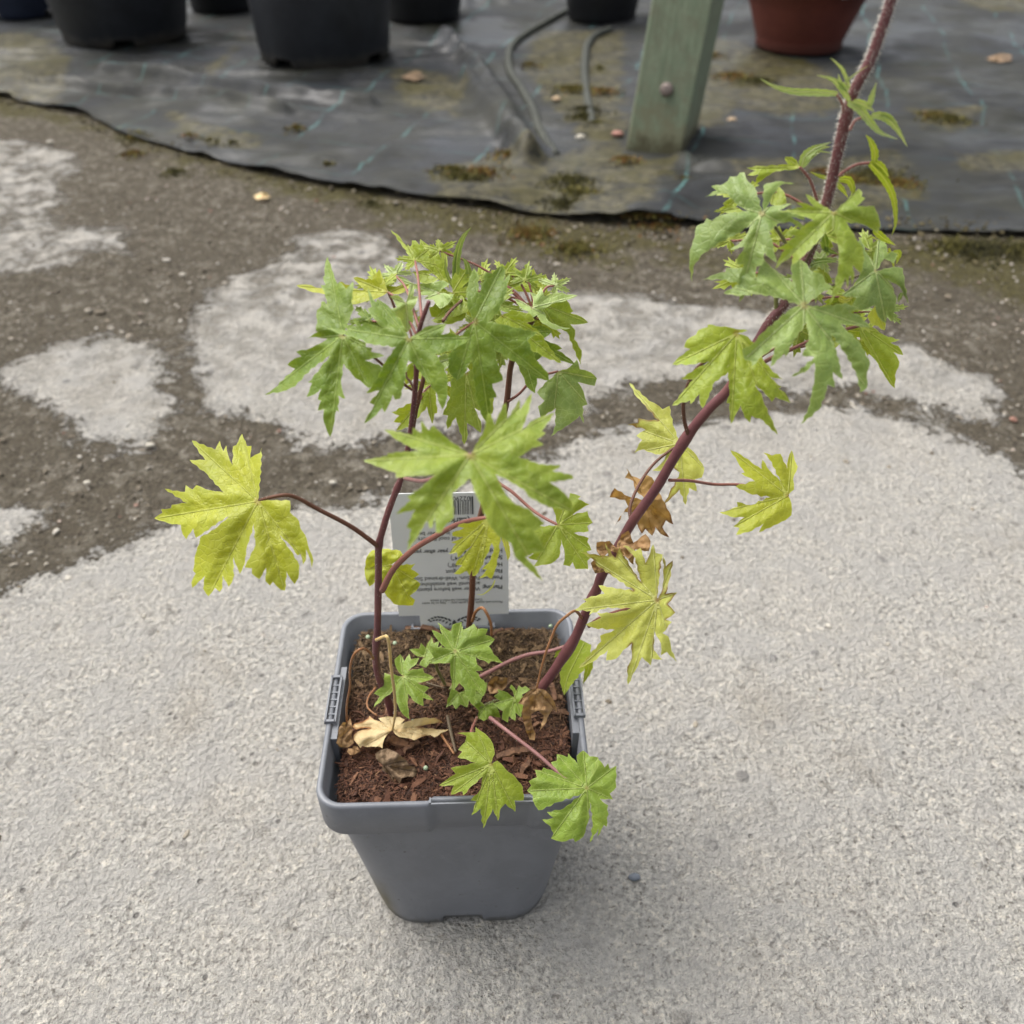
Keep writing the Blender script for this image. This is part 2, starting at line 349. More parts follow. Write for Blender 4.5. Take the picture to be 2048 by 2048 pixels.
def stones(name, spots, mat, flat=.6, **kw):
    vs, fs, at = [], [], []
    for (x, y, z, s) in spots:
        R = Matrix.Rotation(random.uniform(0, 6.28), 3, 'Z'); sx, sy = s*random.uniform(.7, 1.5), s*random.uniform(.6, 1.1)
        b = len(vs); r = random.random()
        for v in ICO_V:
            k = random.uniform(.75, 1.15); p = R @ Vector((v[0]*sx*k, v[1]*sy*k, v[2]*s*flat*k)); vs.append((x+p.x, y+p.y, z+p.z)); at.append(r)
        fs += [(a+b, c+b, d+b) for a, c, d in ICO_F]
    return mesh(name, vs, fs, mat, smooth=False, attrs=dict(rnd=at), **kw)
spots = []
while len(spots) < 8000:
    x, y = random.uniform(-1.3, 1.35), random.uniform(.35, 1.75)
    if y > np.interp(x, FEg[:, 0], FEg[:, 1])-.01: continue
    c = ground_at(x, y)
    if c > .0 and random.random() > .04: continue
    s = random.choice([.0012, .0016, .0022, .003])*random.uniform(.6, 1.2)
    if random.random() < .02: s *= 2
    spots.append((x, y, -.002 if c < 0 else .0, s))
grit = vcol_mat('grit_stone', [(0, srgb(88,80,68)), (.4, srgb(124,114,98)), (.75, srgb(162,154,140)), (.96, srgb(196,190,178)), (1, srgb(150,108,92))])
tag(stones('gravel', spots, grit), 'loose grit and small stones lying in the dirt', kind='stuff')
dspots = []
for _ in range(2600):
    x = random.uniform(-1.3, 1.5); ye = np.interp(x, FEg[:, 0], FEg[:, 1]); k = 1.6 if x > -.1 else .5
    if random.random() > k*.6: continue
    y = ye+random.gauss(-.012, .022 if x < -.1 else .05)
    dspots.append((x, y, .004 if y > ye else -.002, random.choice([.0015, .002, .003, .004])*random.uniform(.6, 1.3)))
crumb = vcol_mat('soil_crumb', [(0, srgb(44,38,26)), (.5, srgb(78,70,44)), (.85, srgb(112,102,72)), (1, srgb(168,158,134))])
tag(stones('soil_crumbs', dspots, crumb, .7), 'dark soil crumbs and debris gathered along the fabric edge', kind='stuff')
# a handful of larger stones each its own thing
BIG = [(284,842,.006,'small pale angular stone in the dirt below the left concrete island'),(1165,262,.014,'pinkish stone lying beside the foot of the green post'),
       (1050,195,.012,'tan stone beside the left edge of the green post, on the mossy dirt'),(1380,235,.012,'tan stone just right of the green post base'),
       (95,270,.008,'small cream stone by the fabric edge at the far left'),(345,520,.006,'pale pebble in the dirt above the middle concrete patch'),
       (1128,1547,.0045,'blue grey pebble set in the concrete right of the grey pot'),(165,912,.0045,'small white stone in the dirt low at the left'),
       (628,912,.0045,'white pebble in the dirt behind the left plant stem'),(1095,268,.012,'round whitish pebble by the moss clump left of the green post')]
bigm = {}
for px, py, s, lab in BIG:
    x, y = gd(px, py); 
    if px == 1128: x, y = gd(1196*1.0/1.0, 1660/K*1.0) if False else atZ(1268, 1756)[:2]
    z = .006 if (y > np.interp(x, FEg[:, 0], FEg[:, 1])) else 0
    tone = srgb(160,116,104) if 'pinkish' in lab else srgb(110,116,124) if 'blue' in lab else srgb(176,152,122) if 'tan' in lab else srgb(176,170,156)
    m = NM('pebble_stone'); n = m.noise(m.coord(), 200, 4); m.set(Base_Color=m.mix(m.math('MULTIPLY', n, .6), tone, tuple(c*.5 for c in tone)), Roughness=.8, Normal=m.bump(n, .4, .001))
    vs = [(v[0]*s*random.uniform(1, 1.35), v[1]*s*random.uniform(.7, .95), v[2]*s*.6*random.uniform(.85, 1.1)) for v in ICO_V]
    o = mesh('stone', [(x+a, y+b, z+s*.25+c) for a, b, c in vs], ICO_F, m.m, origin=(x, y, z))
    sub = o.modifiers.new('sub', 'SUBSURF'); sub.levels = 1; sub.render_levels = 1
    tag(o, lab, 'stone')
# moss: many tiny upright blades in clumps
MC = [(880,345,.05),(850,330,.04),(905,335,.045),(1075,350,.05),(1090,375,.05),(1055,395,.04),(1290,350,.03),(1100,230,.055),(1120,245,.05),(1105,215,.04),(1130,135,.02),(1080,175,.05),(1135,180,.04),
      (1200,405,.05),(1230,420,.05),(1300,370,.03),(1600,350,.05),(1650,340,.06),(1690,355,.05),(1560,335,.04),(1790,232,.05),(1760,225,.04),(960,300,.04),(1180,310,.03),(1850,470,.06),(1800,465,.05),(1930,470,.05),
      (360,265,.02),(400,275,.02),(440,280,.02),(250,262,.03),(560,250,.025),(620,320,.02),(250,290,.03),(330,325,.03),(700,385,.02),(1000,130,.03),(1380,150,.05),(1340,110,.04),(1430,160,.05),(1000,440,.05),(1080,470,.05)]
mv, mf, ma = [], [], []
for px, py, r in MC:
    cx, cy = gd(px, py); tone = random.random()
    for _ in range(int(300*(r/.04)**2)):
        rr = r*abs(random.gauss(0, .5)); a = random.uniform(0, 6.283); x = cx+rr*math.cos(a)*1.2; y = cy+rr*math.sin(a)
        onf = y > np.interp(x, FEg[:, 0], FEg[:, 1]); z0 = (.005 if onf else -.004)+.007*math.exp(-(rr/r)**2*2)
        hgt = random.uniform(.002, .006); w = random.uniform(.0012, .0028); b = random.uniform(0, 6.28); c, s = math.cos(b)*w, math.sin(b)*w; i = len(mv)
        lx, ly = random.gauss(0, .003), random.gauss(0, .003)
        mv += [(x-c, y-s, z0-.002), (x+c, y+s, z0-.002), (x+lx, y+ly, z0+hgt)]; mf.append((i, i+1, i+2)); t = min(1, max(0, tone+random.gauss(0, .2))); ma += [t]*3
mm = NM('moss_tufts'); mm.set(Base_Color=mm.ramp(mm.attr('rnd'), [(0, srgb(48,46,20)), (.35, srgb(78,74,30)), (.8, srgb(108,102,44)), (1, srgb(112,78,34))]), Roughness=.9)
tag(mesh('moss', mv, mf, mm.m, smooth=False, attrs=dict(rnd=ma)), 'low olive and rust moss clumps growing over dirt and fabric', kind='stuff')

# ------------------------------------------------------------------ nursery containers behind
def plastic(name, c1, c2, rough=.55, grime=None):
    m = NM(name); P = m.coord(); n = m.noise(P, 14, 6, .7); n2 = m.noise(P, 90, 4, .7)
    c = m.mix(m.ramp(n, [(.4, 0.), (.7, 1.)]), c1, c2)
    if grime:
        s = m.new('ShaderNodeSeparateXYZ'); m.l(P, s.inputs[0])
        k = m.math('ADD', m.math('MULTIPLY', s.outputs[2], -18.0), m.math('MULTIPLY', n, 1.4)); k = m.ramp(k, [(.15, 0.), (.6, .7)]); c = m.mix(k, c, grime)
    m.set(Base_Color=c, Roughness=rough, Normal=m.bump(n2, .15, .001)); return m.m
BP = plastic('black_pot_plastic', srgb(18,21,27), srgb(34,37,43), .55, srgb(66,61,52))  # pot blacks lowered a little, shade at the back put into the colour
BD = plastic('dark_pot_plastic', srgb(10,12,16), srgb(18,20,26), .55)
BB = plastic('blue_black_pot_plastic', srgb(26,34,52), srgb(40,48,66), .5)
TC = plastic('terracotta_plastic', srgb(88,40,31), srgb(102,49,38), .6, srgb(74,42,34))
PEAT = NM('pot_compost'); n = PEAT.noise(PEAT.coord(), 120, 6, .8); PEAT.set(Base_Color=PEAT.ramp(n, [(.3, srgb(40,26,18)), (.7, srgb(96,64,44))]), Roughness=.95, Normal=PEAT.bump(n, .8, .006)); PEAT = PEAT.m
def nursery_pot(cx_px, by_px, wpx, hgt, flare, mat, label, group='nursery pots standing on the weed fabric', rimh=.03, slots=4, foot=True, rot=0.3):
    p = atZ(cx_px, by_px, .008); d = (p-CO); zc = d.y*CT-d.z*ST
    r = wpx/2*zc/FPX; c = Vector((p.x, p.y+r*.98, .009))
    root = empty('nursery_pot', c); tag(root, label, 'plant pot', group)
    R2 = r+flare; seg = 96; prof = [(r*.96, 0, 1), (r, .004, 1), (r*1.0, .022, 0), (r+.003, .028, 0), (r+(R2-r)*.5, hgt*.5, 0), (R2, hgt-rimh, 0), (R2+.006, hgt-rimh+.002, 0), (R2+.008, hgt, 0), (R2+.002, hgt, 0), (R2-.001, hgt-rimh, 0), (r+(R2-r)*.5-.003, hgt*.5, 0), (r-.003, .02, 0)]
    vs, fs = [], []
    for j, (rr, z, lo) in enumerate(prof):
        for k in range(seg):
            a = 2*math.pi*k/seg+rot; inslot = slots and (k % (seg//slots)) < 5
            zz = z+(.016 if (lo and inslot) else 0)
            vs.append(c+Vector((rr*math.cos(a), rr*math.sin(a), zz)))
    for j in range(len(prof)-1):
        for k in range(seg):
            fs.append((j*seg+k, j*seg+(k+1) % seg, (j+1)*seg+(k+1) % seg, (j+1)*seg+k))
    b0 = len(vs)-seg; fs.append(tuple(b0+k for k in range(seg)))
    mesh('pot_wall', vs, fs, mat, root)
    rs = R2-.004; sv = [c+Vector((0, 0, hgt-rimh-.005))]; sf = []
    for j in range(1, 9):
        for k in range(seg): a = 2*math.pi*k/seg; q = rs*j/8; sv.append(c+Vector((q*math.cos(a), q*math.sin(a), hgt-rimh-.008+.004*fnoise(q*math.cos(a), q*math.sin(a), 30, cx_px))))
    for k in range(seg): sf.append((0, 1+k, 1+(k+1) % seg))
    for j in range(7):
        for k in range(seg): sf.append((1+j*seg+k, 1+j*seg+(k+1) % seg, 1+(j+1)*seg+(k+1) % seg, 1+(j+1)*seg+k)[::-1])
    mesh('compost_surface', sv, sf, PEAT, root)
    return root, c, R2
nursery_pot(214, 99, 250, .30, .05, BP, 'large black nursery pot, second from the left, with dusty grey foot', rot=.15)
nursery_pot(631, 141, 268, .32, .025, BP, 'large black nursery pot nearest the camera, with a drainage slot in front', rot=.9)
nursery_pot(20, 40, 150, .26, .03, BB, 'blue black nursery pot cut off by the left edge of the photo', rot=1.0)
nursery_pot(432, 28, 130, .26, .03, BD, 'dark nursery pot set back between the two large black pots', slots=0)
nursery_pot(842, 48, 150, .28, .03, BD, 'dark nursery pot just right of the nearest large black pot', slots=0)
nursery_pot(1208, 48, 140, .28, .03, BD, 'dark nursery pot immediately left of the green post', slots=0)
tr, tcn, tR = nursery_pot(1616, 112, 176, .19, .055, TC, 'terracotta coloured plastic pot standing behind the tall stem', group='nursery pots standing on the weed fabric', slots=0)
wl = NM('white_label'); wl.set(Base_Color=(.75, .75, .74), Roughness=.4)
p0 = atZ(1752, 10, .12)
ang = .62; rr0 = tR-.006
lv = []; 
for z in (.136, .165):
    for k in range(9):
        a = -math.pi/2+ang+.1*(k-4); lv.append(tcn+Vector(((rr0+.012)*math.cos(a), (rr0+.012)*math.sin(a), z)))
lf = [(k, k+1, k+10, k+9) for k in range(8)]
sl = mesh('price_sticker', lv, lf, wl.m, tr)

# ------------------------------------------------------------------ green timber post
pw = NM('green_painted_timber'); P = pw.coord(); mpn = pw.new('ShaderNodeMapping'); mpn.inputs['Scale'].default_value = (30, 30, 3); pw.l(P, mpn.inputs[0])
gr = pw.noise(mpn.outputs[0], 5, 6, .7); n2 = pw.noise(P, 25, 6, .75)
sp = pw.new('ShaderNodeSeparateXYZ'); pw.l(P, sp.inputs[0])
c = pw.mix(pw.ramp(gr, [(.3, 0.), (.7, 1.)]), srgb(92,106,84), srgb(128,138,114))
c = pw.mix(pw.ramp(n2, [(.46, 0.), (.64, .8)]), c, srgb(104,106,86))
k = pw.ramp(pw.math('ADD', pw.math('MULTIPLY', sp.outputs[2], -7.0), pw.math('MULTIPLY', n2, 2.4)), [(.5, 0.), (1., .8)]); c = pw.mix(k, c, srgb(110,108,84))
k = pw.ramp(pw.math('ADD', pw.math('MULTIPLY', sp.outputs[2], -22.0), pw.math('MULTIPLY', n2, 2.2)), [(.35, 0.), (.8, .85)]); c = pw.mix(k, c, srgb(62,58,34))
pw.set(Base_Color=c, Roughness=.75, Normal=pw.bump(gr, .35, .002))
pb = atZ(1299, 310, 0); proot = empty('timber_post', (pb.x+.02, pb.y+.05, 0)); tag(proot, 'weathered green painted timber post with a bolt through it, foot buried in mossy dirt', 'post')
def box_bev(w, d, h, bev, top_seg=14):
    prof = []; 
    for sx, sy, a0 in ((1, 1, 0), (-1, 1, 90), (-1, -1, 180), (1, -1, 270)):
        for t in (0, 45, 90): a = math.radians(a0+t); prof.append((sx*(w/2-bev)+bev*math.cos(a), sy*(d/2-bev)+bev*math.sin(a)))
    vs, fs = [], []; n = len(prof)
    for j in range(top_seg+1):
        for x, y in prof: vs.append(Vector((x+.0008*random.uniform(-1, 1), y+.0008*random.uniform(-1, 1), h*j/top_seg)))
    for j in range(top_seg):
        for k in range(n): fs.append((j*n+k, j*n+(k+1) % n, (j+1)*n+(k+1) % n, (j+1)*n+k))
    fs.append(tuple(range(n))[::-1]); fs.append(tuple(top_seg*n+k for k in range(n))); return vs, fs
vs, fs = box_bev(.104, .150, 1.5, .004)
M = Matrix.Translation(proot.location-Vector((0, 0, .03))) @ Matrix.Rotation(math.radians(6.5), 4, 'Y') @ Matrix.Rotation(math.radians(-3), 4, 'X') @ Matrix.Rotation(math.radians(-20), 4, 'Z') @ Matrix.Translation((0, .022, 0))
mesh('post_timber', [M @ v for v in vs], fs, pw.m, proot, smooth=False)
bm_ = NM('rusty_bolt'); bm_.set(Base_Color=srgb(128,116,110), Roughness=.6, Metallic=.4)
bv, bf = [], []
for j, (rr, yy) in enumerate([(.012, 0), (.012, .006), (.0095, .009), (0.004, .0095)]):
    for k in range(12): a = k*math.pi/6; bv.append(M @ Vector((.004+rr*math.cos(a), -.075-yy, .140+rr*math.sin(a))))
for j in range(3):
    for k in range(12): bf.append((j*12+k, j*12+(k+1) % 12, (j+1)*12+(k+1) % 12, (j+1)*12+k))
bf.append(tuple(36+k for k in range(12))); mesh('bolt', bv, bf, bm_.m, proot)

# ------------------------------------------------------------------ the grey square pot
RZ = .147
cs = [atZ(x, y, RZ) for x, y in ((634.7,1626),(1197,1594),(1133,1216),(679,1221))]
pc = sum(cs, Vector())/4; e1 = (cs[1]-cs[0])+(cs[2]-cs[3]); PA = math.atan2(e1.y, e1.x)*.75
PW = (sum((cs[(i+1) % 4]-cs[i]).length for i in range(4))/4)
print('pot', pc, math.degrees(PA), PW)
proot2 = empty('square_pot', (pc.x, pc.y, 0)); tag(proot2, 'square slate grey plastic pot holding the potted perennial', 'plant pot')
PM = Matrix.Translation((pc.x, pc.y, 0)) @ Matrix.Rotation(PA, 4, 'Z')
NS = 40  # points per side
def rsq(hw, r, n=NS):
    out = []
    for s in range(4):
        a0 = math.radians(-90+90*s); 
        # side centre points then corner
        ax = Vector((math.cos(a0), math.sin(a0))); tx = Vector((-ax.y, ax.x))
        for k in range(n): t = -1+2*k/(n-1); out.append(ax*hw+tx*(hw-r)*t)
        cc = ax*(hw-r)+tx*(hw-r)
        for k in range(1, 8): b = a0+math.radians(90*k/8); out.append(cc+Vector((math.cos(b), math.sin(b)))*r)
    return out
hw = PW/2; bh = hw*.735
def body_hw(z): return bh+(hw-.0035-bh)*((z-.0)/(RZ))
prof = [(bh-.0015, .0005, .026, 'f'), (bh, .002, .026, 'f'), (body_hw(.010), .010, .026, ''), (body_hw(.0125), .0125, .025, ''), (body_hw(.05), .05, .022, ''), (body_hw(.09), .09, .018, ''), (body_hw(RZ-.027), RZ-.027, .015, ''),
        (body_hw(RZ-.0255), RZ-.0255, .015, ''), (hw-.0012, RZ-.0245, .015, 'b'), (hw-.0004, RZ-.0235, .015, 'b'), (hw, RZ-.002, .014, 'b'), (hw-.0004, RZ-.0005, .0137, 'b'), (hw-.0012, RZ, .0132, 'c'), (hw-.0026, RZ, .012, 'c'), (hw-.0034, RZ-.0008, .0115, ''),
        (hw-.0045, RZ-.024, .0115, ''), (body_hw(RZ-.027)-.0025, RZ-.027, .0125, ''), (body_hw(.05)-.002, .05, .02, ''), (bh-.002, .004, .024, '')]
vs, fs, n = [], [], (NS+7)*4
for hw_, z, r, fl in prof:
    ring = rsq(hw_, r)
    for i, p in enumerate(ring):
        zz = z; side = i//(NS+7); kk = i % (NS+7)
        t = (-1+2*kk/(NS-1)) if kk < NS else 1.0
        ax = Vector((math.cos(math.radians(-90+90*side)), math.sin(math.radians(-90+90*side)))); q = p.copy()
        u = p.x*-ax.y+p.y*ax.x
        if fl == 'f' and abs(u) < .0125: zz = .0105
        if fl in ('b', 'c') and side == 0 and -.012 < u < .040: q = p-ax*.0026
        if fl in ('b', 'c') and side == 2 and -.026 < u < .022: q = p-ax*-.0018
        vs.append(PM @ Vector((q.x, q.y, zz)))
for j in range(len(prof)-1):
    for k in range(n): fs.append((j*n+k, j*n+(k+1) % n, (j+1)*n+(k+1) % n, (j+1)*n+k))
fs.append(tuple((len(prof)-1)*n+k for k in range(n)))
gm = NM('slate_grey_plastic'); P = gm.coord(); n1 = gm.noise(P, 30, 5, .7); n2 = gm.noise(P, 300, 3, .6)
c = gm.mix(gm.ramp(n1, [(.4, 0.), (.7, 1.)]), srgb(98,101,107), srgb(110,113,119))
c = gm.mix(gm.math('MULTIPLY', gm.ramp(gm.noise(P, 42, 4, .7, 1.5), [(.6, 0.), (.72, 1.)]), .3), c, srgb(132,134,138))
c = gm.mix(gm.math('MULTIPLY', gm.ramp(gm.vor(P, 95), [(.05, 1.), (.09, 0.)]), gm.ramp(gm.noise(P, 22, 1), [(.52, 0.), (.58, .8)])), c, srgb(52,50,48))
sp = gm.new('ShaderNodeSeparateXYZ'); gm.l(P, sp.inputs[0])
c = gm.mix(gm.math('MULTIPLY', gm.ramp(gm.noise(P, 260, 4, .8), [(.62, 0.), (.66, 1.)]), gm.ramp(gm.noise(P, 18, 3), [(.45, 0.), (.6, .7)])), c, srgb(70,66,60))
c = gm.mix(gm.math('MULTIPLY', gm.ramp(gm.noise(P, 12, 5, .75, 2), [(.5, 0.), (.62, 1.)]), .45), c, srgb(112,115,120))
k = gm.ramp(gm.math('ADD', gm.math('MULTIPLY', sp.outputs[2], -60.0), gm.math('MULTIPLY', gm.noise(P, 90, 5, .75), 2.0)), [(.45, 0.), (.85, .75)]); c = gm.mix(k, c, srgb(70,68,58))
# algae on the left flank near the foot
k = gm.math('MULTIPLY', gm.ramp(gm.math('MULTIPLY', sp.outputs[0], -1.0), [(.037, 0.), (.043, 1.)]), gm.ramp(gm.math('ADD', sp.outputs[2], gm.math('MULTIPLY', n1, .04)), [(.05, 1.), (.085, 0.)]))
c = gm.mix(k, c, srgb(66,62,40))
gm.set(Base_Color=c, Roughness=gm.ramp(n1, [(.3, .38), (.7, .5)]), Normal=gm.bump(n2, .08, .0005))
po = mesh('pot_body', vs, fs, gm.m, proot2)
po.data.polygons.foreach_set('use_smooth', [True]*len(po.data.polygons))
# carrying loops on the left and right rim: slim open frames with ribs
def pbox(cx, cy, cz, sx, sy, sz, rz=0):
    R = Matrix.Rotation(rz, 4, 'Z'); out = []
    for dx in (-1, 1):
        for dy in (-1, 1):
            for dz in (-1, 1): out.append(PM @ (Matrix.Translation((cx, cy, cz)) @ R @ Vector((dx*sx/2, dy*sy/2, dz*sz/2))))
    return out, [(0,1,3,2),(4,6,7,5),(0,4,5,1),(2,3,7,6),(0,2,6,4),(1,5,7,3)]
for side in (-1, 1):
    V, F_ = [], []
    def addb(*a):
        v, f = pbox(*a); b = len(V); V.extend(v); F_.extend([tuple(i+b for i in q) for q in f])
    xs = side*(hw-.0052)
    addb(xs, .0, RZ-.0125, .0035, .052, .0215)
    addb(side*(hw-.0025), -.016, RZ+.0006, .0052, .0016, .0022); addb(side*(hw-.0025), .016, RZ+.0006, .0052, .0016, .0022)
    addb(side*(hw+.0002), .0, RZ+.0006, .0010, .0336, .0022); addb(side*(hw-.0052), .0, RZ+.0006, .0010, .0336, .0022)
    for k in range(5): addb(side*(hw-.0025), -.0105+.0052*k, RZ-.0002, .0040, .0008, .0012)
    mesh('rim_loop', V, F_, gm.m, proot2, smooth=False)
V, F_ = [], []
def addb(*a):
    v, f = pbox(*a); b = len(V); V.extend(v); F_.extend([tuple(i+b for i in q) for q in f])
addb(.014, -(hw-.0002), RZ+.0004, .052, .0009, .0016); addb(-.0117, -(hw-.0018), RZ+.0004, .0009, .004, .0016)
mesh('front_label_slot', V, F_, gm.m, proot2, smooth=False)
V, F_ = [], []
addb(-.003, hw-.0085, RZ-.018, .052, .0012, .022); addb(-.028, hw-.0065, RZ-.018, .0012, .0042, .022); addb(.022, hw-.0065, RZ-.018, .0012, .0042, .022)
mesh('back_label_slot', V, F_, gm.m, proot2, smooth=False)

# ------------------------------------------------------------------ compost with bark fibre
SZ = RZ-.0135
N = 110; sw = body_hw(SZ)-.0032; vs, fs = [], []
for j in range(N+1):
    for i in range(N+1):
        u = -1+2*i/N; v = -1+2*j/N
        x, y = u*sw, v*sw; r = .012
        ax, ay = abs(x)-(sw-r), abs(y)-(sw-r)
        if ax > 0 and ay > 0:
            L = math.hypot(ax, ay)
            m_ = max(ax, ay); s = m_/L if L > 0 else 1; x = math.copysign(sw-r+ax*s, x); y = math.copysign(sw-r+ay*s, y)
        z = SZ+.003*fnoise(x, y, 35, 1)+.0022*fnoise(x, y, 110, 2)+.0013*fnoise(x, y, 300, 3)+.004*(y/sw if y > 0 else y/sw*.3)-.0035*math.exp(-((x-.012)**2+(y-.0)**2)/.0006)
        if max(abs(u), abs(v)) == 1: z -= .003
        vs.append(PM @ Vector((x, y, z)))
for j in range(N):
    for i in range(N): a = j*(N+1)+i; fs.append((a, a+1, a+N+2, a+N+1))
rnd = [.0]*len(vs); soilz = [v.z for v in vs]
def soil_h(x, y):
    l = PM.inverted() @ Vector((x, y, 0)); i = int(round((l.x/sw+1)/2*N)); j = int(round((l.y/sw+1)/2*N)); i = min(max(i, 0), N); j = min(max(j, 0), N); return soilz[j*(N+1)+i]
rnd = [.12+.1*fnoise(v.x, v.y, 200, 3) for v in vs]
for _ in range(21000):
    x, y = random.uniform(-1, 1)*sw*.985, random.uniform(-1, 1)*sw*.985
    if abs(x) > sw-.012 and abs(y) > sw-.012 and math.hypot(abs(x)-(sw-.012), abs(y)-(sw-.012)) > .0115: continue
    w = PM @ Vector((x, y, 0)); z = soil_h(w.x, w.y)
    big = random.random()
    L = random.uniform(.0012, .005); wd = random.uniform(.00012, .00035); tk = wd
    red = .45 if y < -.01 else .0
    val = min(1, max(0, random.betavariate(2, 3.0)*.8+.14))
    if big > .985: L = random.uniform(.005, .011); wd = random.uniform(.0008, .0018); tk = wd*.5; val = random.uniform(.35, .75)
    elif big > .965: L = random.uniform(.002, .005); wd = random.uniform(.0005, .0011); tk = wd*.5
    a = random.uniform(0, math.pi); e = random.gauss(0, .3); d = Vector((math.cos(a)*math.cos(e), math.sin(a)*math.cos(e), math.sin(e)))
    s = d.cross(Vector((0, 0, 1))).normalized(); up = s.cross(d); c = Vector((w.x, w.y, z+random.uniform(0, .0016)))
    s = (s*math.cos(.4)+up*math.sin(.4)*random.choice((-1, 1))).normalized(); up = s.cross(d)
    bnd = up*random.gauss(0, L*.12); b = len(vs)
    hxs = [(-.5, .55), (0, 1), (.5, .4)]
    for t, ww in hxs:
        q = c+d*L*t+(bnd if t == 0 else Vector((0, 0, 0)))
        vs += [q-s*wd*ww-up*tk*.5, q+s*wd*ww-up*tk*.5, q+s*wd*ww+up*tk*.6, q-s*wd*ww+up*tk*.6]; rnd += [val]*4
    for t in range(2):
        o0 = b+4*t
        for k_ in range(4): fs.append((o0+k_, o0+(k_+1) % 4, o0+4+(k_+1) % 4, o0+4+k_))
    fs += [(b, b+3, b+2, b+1), (b+8, b+9, b+10, b+11)]
sm = NM('bark_compost'); P = sm.coord(); n = sm.noise(P, 420, 5, .75); sp = sm.new('ShaderNodeSeparateXYZ'); sm.l(P, sp.inputs[0])
c1 = sm.ramp(sm.attr('rnd'), [(0, srgb(34,21,15)), (.3, srgb(68,42,29)), (.55, srgb(102,64,45)), (.8, srgb(136,98,72)), (1, srgb(180,142,104))])
c2 = sm.ramp(sm.attr('rnd'), [(0, srgb(30,24,14)), (.3, srgb(70,52,32)), (.55, srgb(98,76,50)), (.8, srgb(132,108,76)), (1, srgb(168,146,108))])
fk = sm.ramp(sm.math('ADD', sm.math('MULTIPLY', sp.outputs[1], 1.0), sm.math('MULTIPLY', sm.noise(P, 25, 3), .06)), [(pc.y*0+.02, 0.), (.06, 1.)])
cc = sm.mix(fk, c1, c2)
sm.set(Base_Color=sm.mix(sm.math('MULTIPLY', n, .4), cc, (.012, .007, .005)), Roughness=.85, Normal=sm.bump(n, .7, .001))
so_ = mesh('potting_compost', vs, fs, sm.m, smooth=False, attrs=dict(rnd=rnd), origin=(pc.x, pc.y, SZ))
tag(so_, 'reddish brown bark compost filling the grey pot', kind='stuff')
# fertiliser pellets
pm_ = NM('pellet_coat'); pm_.set(Base_Color=srgb(150,166,138), Roughness=.35)
for (px, py, wh) in ((790.5,1295.5,'right of the left stem'),(738,1289,'beside the left stem near the back wall'),(1101,1257,'under the dried stalk at the back right'),(826,1446,'behind the cream dried leaf'),(851,1535,'between the cream leaf and the yellow green leaf'),(1020,1519,'near the thin pink leaf stalk at the front right')):
    p = atZ(px, py, SZ+.001); vs = [(p.x+v[0]*.0019, p.y+v[1]*.0019, soil_h(p.x, p.y)+.002+v[2]*.0019) for v in ICO_V]
    o = mesh('fertiliser_pellet', vs, ICO_F, pm_.m, origin=(p.x, p.y, p.z)); s_ = o.modifiers.new('s', 'SUBSURF'); s_.levels = 2; s_.render_levels = 2
    tag(o, 'tiny round pale green pellet '+wh, 'fertiliser pellet', 'fertiliser pellets on the compost')
# larger bark strips, each a thing
bk = NM('bark_strip'); n = bk.noise(bk.coord(), 250, 5, .7, 1); bk.set(Base_Color=bk.ramp(n, [(.3, srgb(58,38,28)), (.7, srgb(122,88,64))]), Roughness=.85, Normal=bk.bump(n, .6, .001))
for crop, a, b, w, lab in (('J', (1130,300), (1640,400), .0035, 'long curved bark strip along the back wall of the pot'), ('D', (1130,1000), (1330,960), .004, 'flat bark chunk right of the yellow green leaf'), ('D', (1270,1110), (1330,1040), .003, 'upright dark bark chip near the green leaf on the rim'),
                      ('L', (980,590), (1300,700), .0045, 'brown bark chunk under the cream dried leaf'), ('Q', (1390,870), (1410,1040), .003, 'short reddish bark chip below the tall stem base'), ('L', (1240,780), (1500,600), .0028, 'curled bark strip behind the grey crumpled leaf'),
                      ('Q', (710,310), (950,190), .002, 'pale splinter of bark near the middle stem')):
    A, B = atZ(*cv(crop, a), SZ+.002), atZ(*cv(crop, b), SZ+.002); path = []
    for k in range(9):
        t = k/8; q = A.lerp(B, t); q.z = max(soil_h(q.x, q.y), SZ-.001)+.0015+.0012*math.sin(math.pi*t); path.append(q+Vector((0, 0, 0))+Vector((.0006*random.uniform(-1, 1), .0006*random.uniform(-1, 1), 0)))
    d = (B-A).normalized(); s = d.cross(Vector((0, 0, 1))); vs, fs = [], []
    for k, q in enumerate(path):
        ww = w/2*(.75+.3*math.sin(math.pi*k/8)+random.uniform(-.12, .12)); vs += [q-s*ww, q+s*ww, q+s*ww*.9+Vector((0, 0, w*.35)), q-s*ww*.9+Vector((0, 0, w*.4))]
    for k in range(8):
        for j in range(4): fs.append((k*4+j, k*4+(j+1) % 4, k*4+4+(j+1) % 4, k*4+4+j))
    fs += [(0, 1, 2, 3), (35, 34, 33, 32)]
    tag(mesh('bark_chip', vs, fs, bk.m, origin=A, smooth=False), lab, 'bark chip', 'bark chips on the compost')

